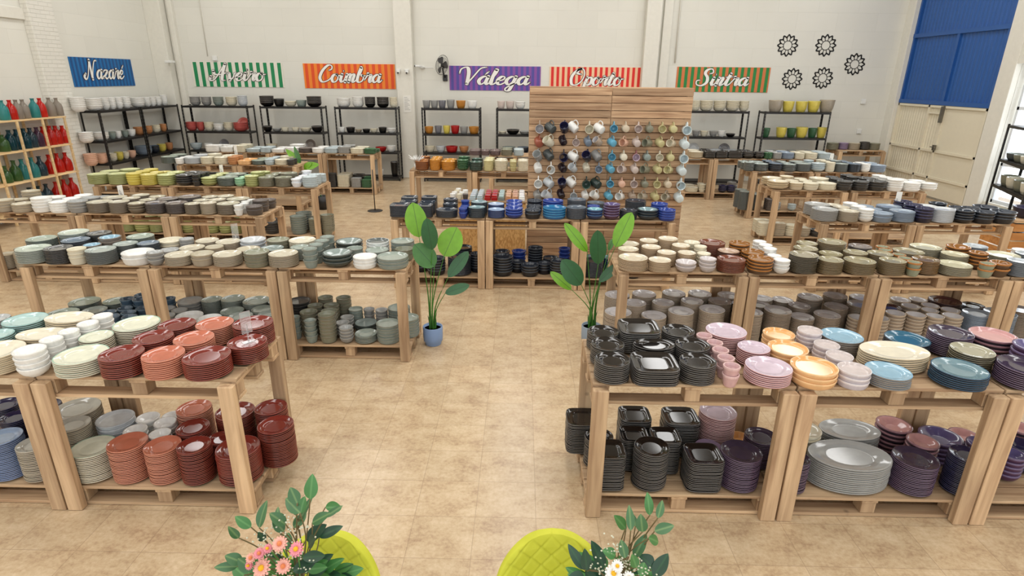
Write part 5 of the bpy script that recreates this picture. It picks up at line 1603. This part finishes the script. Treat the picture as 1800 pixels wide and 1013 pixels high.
# ------------------------------------------------------------------ plants
def leaf_mesh(L, W_, name, mat, bend=.15, cup=.12, n=14, blunt=False):
    vs = []; fs = []
    for i in range(n+1):
        t_ = i/n; w = W_*.5*((math.sin(PI*t_**.96)**.56) if blunt else (math.sin(PI*t_**.82)**.74))
        if i == 0: w = W_*.02
        if i == n: w = .0005
        z = -bend*L*t_*t_
        for j in (-1, -.5, 0, .5, 1): vs.append((w*j, L*t_, z+cup*w*abs(j)))
    for i in range(n):
        for j in range(4): a = i*5+j; fs.append((a, a+1, a+6, a+5))
    m = MB(); m.add(vs, fs, 0, True); return m
def leaf_mat(name, c, c2):
    if name in MATS: return MATS[name]
    m, nt, b = base(name); b.inputs['Roughness'].default_value = .38
    tc = nt.nodes.new('ShaderNodeTexCoord'); sx = nt.nodes.new('ShaderNodeSeparateXYZ'); nt.links.new(tc.outputs['Object'], sx.inputs[0])
    ab = nt.nodes.new('ShaderNodeMath'); ab.operation = 'ABSOLUTE'; nt.links.new(sx.outputs[0], ab.inputs[0])
    lt = nt.nodes.new('ShaderNodeMapRange'); lt.inputs[1].default_value = .001; lt.inputs[2].default_value = .004; nt.links.new(ab.outputs[0], lt.inputs[0])
    n = nt.nodes.new('ShaderNodeTexNoise'); n.inputs['Scale'].default_value = 14; nt.links.new(tc.outputs['Object'], n.inputs['Vector'])
    mx = nt.nodes.new('ShaderNodeMix'); mx.data_type = 'RGBA'; cc = rgb(c)
    mx.inputs[6].default_value = tuple(v*.75 for v in cc[:3])+(1,); mx.inputs[7].default_value = tuple(min(1, v*1.25) for v in cc[:3])+(1,); nt.links.new(n.outputs[0], mx.inputs[0])
    m2 = nt.nodes.new('ShaderNodeMix'); m2.data_type = 'RGBA'; m2.inputs[6].default_value = rgb(c2); nt.links.new(lt.outputs[0], m2.inputs[0]); nt.links.new(mx.outputs[2], m2.inputs[7])
    nt.links.new(m2.outputs[2], b.inputs['Base Color']); b.inputs['Transmission Weight'].default_value = 0
    b.inputs['Subsurface Weight'].default_value = .0
    MATS[name] = m; return m
def put_leaf(A, B, W_, mat, parent, origin, face, bend=.12, name='leaf', cup=.12, blunt=False):
    A, B = Vector(A), Vector(B); L = (B-A).length; m = leaf_mesh(L*1.04, W_, name, mat, bend, cup, 14, blunt)
    y = (B-A).normalized(); zf = (Vector(face)-A).normalized(); x = y.cross(zf).normalized(); z = x.cross(y)
    M = Matrix(((x.x, y.x, z.x, A.x-origin[0]), (x.y, y.y, z.y, A.y-origin[1]), (x.z, y.z, z.z, A.z-origin[2]), (0, 0, 0, 1)))
    o = m.build(name, mat, parent); o.matrix_local = M; return o
GB = leaf_mat('leaf_bright', (108, 160, 28), (70, 100, 30)); GD = leaf_mat('leaf_dark', (44, 92, 52), (36, 70, 40)); GM = leaf_mat('leaf_mid', (62, 112, 48), (40, 80, 40))
STEM = plain('stem_green', (62, 120, 40), .5); POTB = plain('pot_blue', (124, 150, 190), .45, noise=.03); SOIL = plain('soil', (60, 50, 38), .9)
def big_plant(pos, leaves, kinds, label, potcol):
    t = thing('potted_plant', label, 'plant', pos)
    m = MB(); m.lathe([(0, 0), (.078, 0), (.082, .006), (.084, .028), (.098, .045), (.101, .09), (.102, .195), (.1, .2), (.092, .198), (.09, .17)], 36); pt = m.build('pot', potcol, t)
    m = MB(); m.lathe([(0, .172), (.0895, .172)], 28); m.build('soil', SOIL, pt)
    for i, (q, kd) in enumerate(zip(leaves, kinds)):
        A, B, W_ = Vector(q[:3]), Vector(q[3:6]), q[6]; dy = (-1)**i*.07+.02*i-.03
        A.y += dy; B.y += dy*1.6
        put_leaf(A, B, W_, kd, t, pos, (A.x*.6+(A.x-pos[0])*1.5, A.y-3, A.z+1.8), bend=.08, blunt=True)
        bx = (i-2.5)*.014; P0 = Vector((bx*.8, .01*(i % 3-1), .16)); P3 = A-Vector(pos)
        mid = P0.lerp(P3, .5)+Vector((-(P3.x)*.18, 0, .05))
        q1 = P0.lerp(P3, .25)+Vector((-(P3.x)*.2, 0, .03))
        m = MB(); pts_ = catmull([tuple(P0), tuple(q1), tuple(mid), tuple(P3)], 6); m.tube(pts_, [.009-.006*k/(len(pts_)-1) for k in range(len(pts_))], 8); m.build('stem', STEM, t)
    for k in range(5):
        a = k*1.3; m = leaf_mesh(.12+.02*k, .02, 'sprout', GM, .05, .3, 6); o = m.build('sprout', GM, t, (.03*math.cos(a), .03*math.sin(a), .17), (R(80), 0, a))
PP = {'L': [-0.89, 5.48, 0.0], 'R': [0.75, 5.57, 0.0]}
big_plant(PP['L'], [[-0.98, 5.4, 1.15, -1.03, 5.4, 1.47, 0.207], [-0.84, 5.4, 1.06, -0.87, 5.4, 1.36, 0.154], [-0.75, 5.4, 0.95, -0.63, 5.4, 1.22, 0.245], [-0.83, 5.4, 0.88, -1.0, 5.4, 1.1, 0.21], [-0.72, 5.4, 0.72, -0.53, 5.4, 0.96, 0.129], [-0.74, 5.4, 0.59, -0.51, 5.4, 0.68, 0.104]], [GB, GD, GB, GM, GD, GD], 'tall artificial plant in blue pot by the left aisle table', POTB)
big_plant(PP['R'], [[0.66, 5.5, 1.0, 0.44, 5.5, 1.27, 0.12], [0.76, 5.5, 0.91, 0.73, 5.5, 1.24, 0.163], [0.94, 5.5, 1.04, 1.08, 5.5, 1.37, 0.172], [0.61, 5.5, 0.68, 0.42, 5.5, 0.93, 0.196], [0.53, 5.5, 0.57, 0.32, 5.5, 0.73, 0.103], [0.79, 5.5, 0.7, 0.97, 5.5, 0.89, 0.097], [0.89, 5.5, 0.98, 0.94, 5.5, 1.08, 0.054]], [GB, GD, GB, GD, GB, GD, GM], 'tall artificial plant in grey blue pot behind the black plates', plain('pot_grey', (140, 154, 168), .45, noise=.03))
t = thing('potted_plant', 'small leafy plant in black pot at the end of the fifth left row', 'plant', (-4.1, 11.85, 0))
m = MB(); m.lathe([(0, 0), (.09, 0), (.12, .28), (.11, .28), (.1, .25), (0, .24)], 24); m.build('pot', BLKP, t)
for i, q in enumerate([[-4.51, 11.9, 0.93, -4.75, 11.9, 1.21, 0.109], [-4.49, 11.9, 0.93, -4.59, 11.9, 1.25, 0.08], [-4.41, 11.9, 0.84, -4.15, 11.9, 0.93, 0.139], [-4.49, 11.9, 0.82, -4.61, 11.9, 1.03, 0.092], [-4.44, 11.9, 0.8, -4.29, 11.9, 0.96, 0.11]]):
    A, B = Vector(q[:3]), Vector(q[3:6]); put_leaf(A, B, q[6]*1.25, GB if i % 2 == 0 else GM, t, (-4.1, 11.85, 0), (A.x, A.y-3, A.z+2.2), .2)
    m = MB(); m.tube([(0, 0, .24), tuple((A-Vector((-4.1, 11.85, 0)))*.6), tuple(A-Vector((-4.1, 11.85, 0)))], [.008, .006, .003], 6); m.build('stem', STEM, t)
t = thing('dried_plume', 'white feathery bunch in a small white pot, left end of ochre table', 'decoration', (-2.02, 11.3, TOP_Z+.0008))
m = MB(); m.lathe([(0, 0), (.04, 0), (.05, .1), (.045, .1), (.035, .02), (0, .02)], 20); m.build('pot', WP, t)
m = MB(); rr = random.Random(5)
for k in range(46):
    a = rr.uniform(0, 6.28); s_ = rr.uniform(.04, .16); m.tube([(0, 0, .06), (s_*.5*math.cos(a), s_*.5*math.sin(a), .18), (s_*math.cos(a), s_*math.sin(a), .2+rr.uniform(0, .07))], [.002, .008, .003], 5)
m.build('plume', WP, t)
# ------------------------------------------------------------------ flower bouquets
GE = leaf_mat('bouquet_leaf', (62, 104, 62), (100, 130, 80)); GE2 = leaf_mat('bouquet_leaf_dark', (34, 68, 48), (40, 80, 50)); GE3 = leaf_mat('bouquet_leaf_fresh', (66, 122, 62), (90, 140, 80))
YC = plain('daisy_centre', (232, 176, 24), .7); TWIG = plain('twig', (110, 96, 60), .7)
def daisy(name, r, pc, pos, parent, face, n=14, centre=YC):
    m = MB()
    for lay, (k0, zz) in enumerate(((1, 0), (.78, .004))):
        for k in range(n):
            a = 2*PI*(k+.5*lay)/n; L = r*k0; w = r*.3; c_, s_ = math.cos(a), math.sin(a); vs = []
            for tt, ww, z in ((.15, .5, 0), (.55, 1, .12), (.88, .9, .1), (1, .35, .05)):
                for sd in (-1, 0, 1): vs.append((L*tt*c_-sd*w*ww*.5*s_, L*tt*s_+sd*w*ww*.5*c_, zz+r*z-(0 if sd else .0015)))
            m.add(vs, [(0, 1, 4, 3), (1, 2, 5, 4), (3, 4, 7, 6), (4, 5, 8, 7), (6, 7, 10, 9), (7, 8, 11, 10)], 0, True)
    o = m.build(name, pc, parent); z = (Vector(face)-Vector(pos)).normalized(); x = Vector((1, .1, 0)).cross(z).normalized(); y = z.cross(x)
    o.matrix_local = Matrix(((x.x, y.x, z.x, pos[0]), (x.y, y.y, z.y, pos[1]), (x.z, y.z, z.z, pos[2]), (0, 0, 0, 1)))
    m = MB(); m.lathe([(r*.3, .001), (r*.3, .008), (r*.2, .014), (0, .016)], 16); m.build('flower_centre', centre, o)
    return o
def bouquet(base_, leaves, daisies, pcs, label, gm, seed, dk):
    rr = random.Random(seed); t = thing('flower_bouquet', label, 'flowers', base_)
    m = MB(); m.lathe([(0, 0), (.05, 0), (.065, .05), (.06, .12), (.045, .16), (.05, .18), (.046, .18), (.04, .15), (0, .14)], 28); m.build('vase', WP, t)
    hub = Vector((0, 0, .2)); B0 = Vector(base_)
    for i, q in enumerate(leaves):
        A, B = Vector(q[:3]), Vector(q[3:6]); d = rr.uniform(-.05, .07); A.y += d; B.y += d+rr.uniform(-.03, .05)
        mt = GE2 if i in dk else (gm if i % 3 else GE3)
        put_leaf(A, B, q[6]*1.22, mt, t, base_, (A.x+rr.uniform(-.6, .6), A.y-1.2, A.z+1.5+rr.uniform(-.5, .5)), rr.uniform(.02, .2), cup=.2)
        P = A-B0; md = hub.lerp(P, .55)+Vector((rr.uniform(-.02, .02), .02, .03))
        m = MB(); m.tube(catmull([tuple(hub), tuple(md), tuple(P)], 5), .0022, 6); m.build('twig', TWIG, t)
    for i, q in enumerate(daisies):
        p_ = Vector(q[:3])-B0; pc = pcs[i % len(pcs)]
        p_.y -= .07; daisy('daisy', q[3]*1.05, pc[0], tuple(p_), t, (p_.x*1.8+rr.uniform(-.3, .3), p_.y-.9, p_.z+.9+rr.uniform(-.2, .3)), centre=pc[1])
        m = MB(); m.tube([tuple(hub), tuple(hub.lerp(p_, .6)+Vector((0, .02, -.01))), tuple(p_-Vector((0, -.004, .004)))], .0025, 6); m.build('flower_stem', STEM, t)
    m = MB()
    for k in range(130):
        q = daisies[k % len(daisies)]; p_ = Vector(q[:3])-B0+Vector((rr.gauss(0, .022), rr.gauss(.02, .012), rr.gauss(-.005, .022)))
        m.lathe([(0, -.004), (.0038, 0), (0, .004)], 6, c=tuple(p_))
    tag(m.build('filler_blossom', plain('tiny_blossom', (214, 214, 190), .8), t), kind='stuff')
    for k in range(38):                                  # inner foliage filling the middle
        a = rr.uniform(-2.6, 2.6); el = rr.uniform(.3, 1.3); L = rr.uniform(.06, .1)
        A = B0+hub+Vector((math.sin(a)*math.cos(el)*.12, rr.uniform(.03, .1), math.sin(el)*.1-.03)); B = A+Vector((math.sin(a)*L, rr.uniform(-.04, .02), math.sin(el)*L*.8))
        put_leaf(A, B, L*.52, rr.choice((GE2, GE3, GM)), t, base_, (A.x, A.y-1.3, A.z+1.7), .1, cup=.2)
PINK = plain('petal_pink', (232, 170, 152), .6, noise=.1); PINK2 = plain('petal_deep_pink', (226, 140, 150), .6, noise=.1); WPET = plain('petal_white', (238, 236, 230), .6, noise=.03); YPET = plain('petal_yellow', (240, 208, 60), .6)
OC = plain('daisy_coral_centre', (222, 130, 80), .7)
TZ = .6
bouquet((-.80, 1.62, TZ+.001), [[-0.68, 1.55, 1.3, -0.67, 1.55, 1.38, 0.036], [-0.71, 1.55, 1.31, -0.73, 1.55, 1.36, 0.032], [-0.7, 1.55, 1.28, -0.76, 1.55, 1.31, 0.032], [-0.73, 1.55, 1.22, -0.72, 1.55, 1.27, 0.033], [-0.67, 1.55, 1.23, -0.61, 1.55, 1.28, 0.031], [-0.64, 1.55, 1.22, -0.59, 1.55, 1.25, 0.018], [-0.66, 1.55, 1.21, -0.62, 1.55, 1.17, 0.034], [-0.93, 1.55, 1.15, -0.94, 1.55, 1.21, 0.022], [-0.9, 1.55, 1.12, -0.89, 1.55, 1.2, 0.035], [-0.93, 1.55, 1.12, -0.98, 1.55, 1.16, 0.031], [-0.92, 1.55, 1.07, -0.97, 1.55, 1.1, 0.033], [-0.94, 1.55, 1.05, -1.0, 1.55, 1.07, 0.026], [-0.93, 1.55, 1.0, -0.98, 1.55, 1.01, 0.034], [-0.76, 1.55, 1.22, -0.8, 1.55, 1.27, 0.033], [-0.77, 1.55, 1.19, -0.8, 1.55, 1.24, 0.029], [-0.84, 1.55, 1.15, -0.85, 1.55, 1.19, 0.022], [-0.66, 1.55, 1.18, -0.7, 1.55, 1.13, 0.035], [-0.74, 1.55, 1.07, -0.67, 1.55, 1.13, 0.041], [-0.69, 1.55, 1.09, -0.62, 1.55, 1.11, 0.03], [-0.72, 1.55, 1.08, -0.66, 1.55, 1.05, 0.033], [-0.75, 1.55, 1.04, -0.69, 1.55, 1.04, 0.037], [-0.73, 1.55, 0.98, -0.66, 1.55, 1.0, 0.03], [-0.81, 1.55, 1.18, -0.82, 1.55, 1.22, 0.018], [-0.88, 1.55, 1.05, -0.92, 1.55, 1.1, 0.041], [-0.88, 1.55, 0.98, -0.92, 1.55, 1.03, 0.041], [-0.81, 1.55, 1.13, -0.83, 1.55, 1.18, 0.029], [-0.75, 1.55, 1.16, -0.71, 1.55, 1.25, 0.022], [-0.91, 1.55, 0.97, -0.97, 1.55, 0.98, 0.03], [-0.75, 1.55, 1.2, -0.76, 1.55, 1.26, 0.022], [-0.81, 1.55, 1.03, -0.82, 1.55, 1.07, 0.034], [-0.87, 1.55, 1.03, -0.9, 1.55, 1.0, 0.03], [-0.78, 1.55, 1.12, -0.75, 1.55, 1.15, 0.029]], [[-0.74, 1.5, 1.23, 0.0235], [-0.69, 1.5, 1.21, 0.0235], [-0.81, 1.5, 1.13, 0.0305], [-0.74, 1.5, 1.14, 0.0242], [-0.81, 1.5, 1.19, 0.0176], [-0.84, 1.5, 1.17, 0.0164], [-0.85, 1.5, 1.14, 0.0137], [-0.73, 1.5, 1.07, 0.0227], [-0.76, 1.5, 1.04, 0.0266], [-0.82, 1.5, 1.02, 0.0242], [-0.78, 1.5, 1.08, 0.0156], [-0.78, 1.5, 1.21, 0.0149]], [(PINK, OC), (PINK2, YC), (PINK, YC), (PINK, OC), (PINK2, OC)], 'bouquet of pink daisies with green leaves at the bottom left', GE, 11, {16, 17, 18, 19, 20, 15})
bouquet((.36, 1.62, TZ+.001), [[0.44, 1.55, 1.26, 0.43, 1.55, 1.33, 0.026], [0.46, 1.55, 1.27, 0.48, 1.55, 1.31, 0.022], [0.45, 1.55, 1.23, 0.51, 1.55, 1.25, 0.03], [0.43, 1.55, 1.21, 0.48, 1.55, 1.17, 0.028], [0.37, 1.55, 1.24, 0.37, 1.55, 1.3, 0.023], [0.41, 1.55, 1.23, 0.4, 1.55, 1.29, 0.032], [0.37, 1.55, 1.18, 0.33, 1.55, 1.25, 0.03], [0.4, 1.55, 1.2, 0.39, 1.55, 1.24, 0.017], [0.38, 1.55, 1.14, 0.36, 1.55, 1.18, 0.015], [0.33, 1.55, 1.13, 0.29, 1.55, 1.16, 0.031], [0.36, 1.55, 1.13, 0.35, 1.55, 1.17, 0.027], [0.4, 1.55, 1.09, 0.44, 1.55, 1.16, 0.031], [0.4, 1.55, 1.09, 0.38, 1.55, 1.15, 0.027], [0.24, 1.55, 1.05, 0.23, 1.55, 1.14, 0.031], [0.23, 1.55, 1.06, 0.18, 1.55, 1.12, 0.029], [0.23, 1.55, 1.04, 0.18, 1.55, 1.06, 0.035], [0.27, 1.55, 1.0, 0.24, 1.55, 1.05, 0.035], [0.3, 1.55, 1.05, 0.26, 1.55, 1.13, 0.037], [0.47, 1.55, 1.04, 0.43, 1.55, 1.07, 0.043], [0.47, 1.55, 1.02, 0.52, 1.55, 1.08, 0.039], [0.5, 1.55, 1.0, 0.51, 1.55, 1.05, 0.035], [0.42, 1.55, 1.04, 0.44, 1.55, 1.06, 0.031]], [[0.31, 1.5, 1.14, 0.0267], [0.36, 1.5, 1.12, 0.0213], [0.32, 1.5, 1.07, 0.0328], [0.37, 1.5, 1.07, 0.0246], [0.28, 1.5, 1.06, 0.0213], [0.32, 1.5, 1.17, 0.0185], [0.35, 1.5, 1.09, 0.0185], [0.42, 1.5, 1.07, 0.0255]], [(WPET, YC)]*7+[(YPET, YC)], 'bouquet of white daisies with green leaves at the bottom right', GE, 12, {13, 14, 15, 16, 17, 18, 19, 20})
# round cafe tables that carry the bouquets, below the frame
for x, lb in ((-.80, 'left'), (.36, 'right')):
    t = thing('cafe_table', 'round white cafe table under the %s bouquet, below the frame' % lb, 'table', (x, 1.3, 0))
    m = MB(); m.lathe([(0, TZ-.02), (.4, TZ-.02), (.405, TZ-.01), (.4, TZ), (0, TZ)], 40); m.build('table_top', WP, t)
    m = MB(); m.tube([(0, 0, .02), (0, 0, TZ-.02)], .025, 14); m.build('pole', BLKP, t)
    m = MB(); m.lathe([(0, 0), (.2, 0), (.2, .01), (.03, .025), (0, .025)], 32); m.build('base', BLKP, t)
# ------------------------------------------------------------------ velvet chairs
VEL, nt, b = base('lime_velvet'); b.inputs['Roughness'].default_value = .7; b.inputs['Sheen Weight'].default_value = .5; b.inputs['Sheen Roughness'].default_value = .35
b.inputs['Base Color'].default_value = rgb((182, 184, 32)); b.inputs['Sheen Tint'].default_value = rgb((236, 236, 130))
n = nt.nodes.new('ShaderNodeTexNoise'); n.inputs['Scale'].default_value = 9; rp = nt.nodes.new('ShaderNodeValToRGB'); rp.color_ramp.elements[0].color = rgb((170, 172, 24)); rp.color_ramp.elements[1].color = rgb((204, 204, 60))
tc = nt.nodes.new('ShaderNodeTexCoord'); nt.links.new(tc.outputs['Object'], n.inputs['Vector']); nt.links.new(n.outputs[0], rp.inputs[0]); nt.links.new(rp.outputs[0], b.inputs['Base Color'])
def chair(pos, rz, label):
    t = thing('velvet_chair', label, 'chair', pos, rz, 'lime velvet chairs')
    m = MB(); NU, NV = 110, 110; F = []; Bk = []
    for j in range(NV+1):
        v = j/NV
        for i in range(NU+1):
            u = i/NU*2-1; hw = .235*((1-max(0, (v-.5)/.5)**2.6)**.5 if v > .5 else 1)*(.9+.1*min(1, v*2)); hw = max(hw, .004)
            x = u*hw; y = .035+.05*v-.09*(x/.235)**2; z = .42+.44*v
            gx, gz = x/.085, (z)/.085; d1 = abs(((gx+gz) % 1)-.5)*2; d2 = abs(((gx-gz) % 1)-.5)*2
            e = min(1, (1-abs(u))*6, (1-v)*8+.05, 1)
            groove = .0065*(1-min((1-d1)*3.2, 1))**1.5+.0065*(1-min((1-d2)*3.2, 1))**1.5
            q = .018*e**.5-groove*e
            F.append((x, y-.012-q, z)); Bk.append((x, y+.012+.014*e**.5, z))
    N1 = NU+1; fs = []
    for j in range(NV):
        for i in range(NU):
            a = j*N1+i; fs.append((a, a+1, a+N1+1, a+N1)); o_ = len(F); fs.append((o_+a+1, o_+a, o_+a+N1, o_+a+N1+1))
    o_ = len(F)
    for j in range(NV): a = j*N1; b_ = a+NU; fs.append((a, a+N1, o_+a+N1, o_+a)); fs.append((b_+N1, b_, o_+b_, o_+b_+N1))
    for i in range(NU): a = NV*N1+i; fs.append((a, a+1, o_+a+1, o_+a)); a = i; fs.append((a+1, a, o_+a, o_+a+1))
    m.add(F+Bk, fs, 0, True); m.build('backrest', VEL, t)
    m = MB(); m.lathe([(0, .4), (.2, .4), (.235, .42), (.24, .45), (.225, .475), (.15, .485), (0, .487)], 40, shape=lambda a: sup(a, 3), c=(0, -.2, 0)); m.build('seat', VEL, t)
    for sx in (-1, 1):
        for sy in (-1, 1):
            m = MB(); m.tube([(sx*.14, -.2+sy*.13, .4), (sx*.2, -.2+sy*.2, .003)], [.016, .011], 10); m.build('leg', BLKP, t)
chair((.15, 1.83, 0), R(4), 'lime green quilted velvet chair beside the white daisies')
chair((-.76, 1.80, 0), R(-5), 'lime green quilted velvet chair behind the pink daisies')
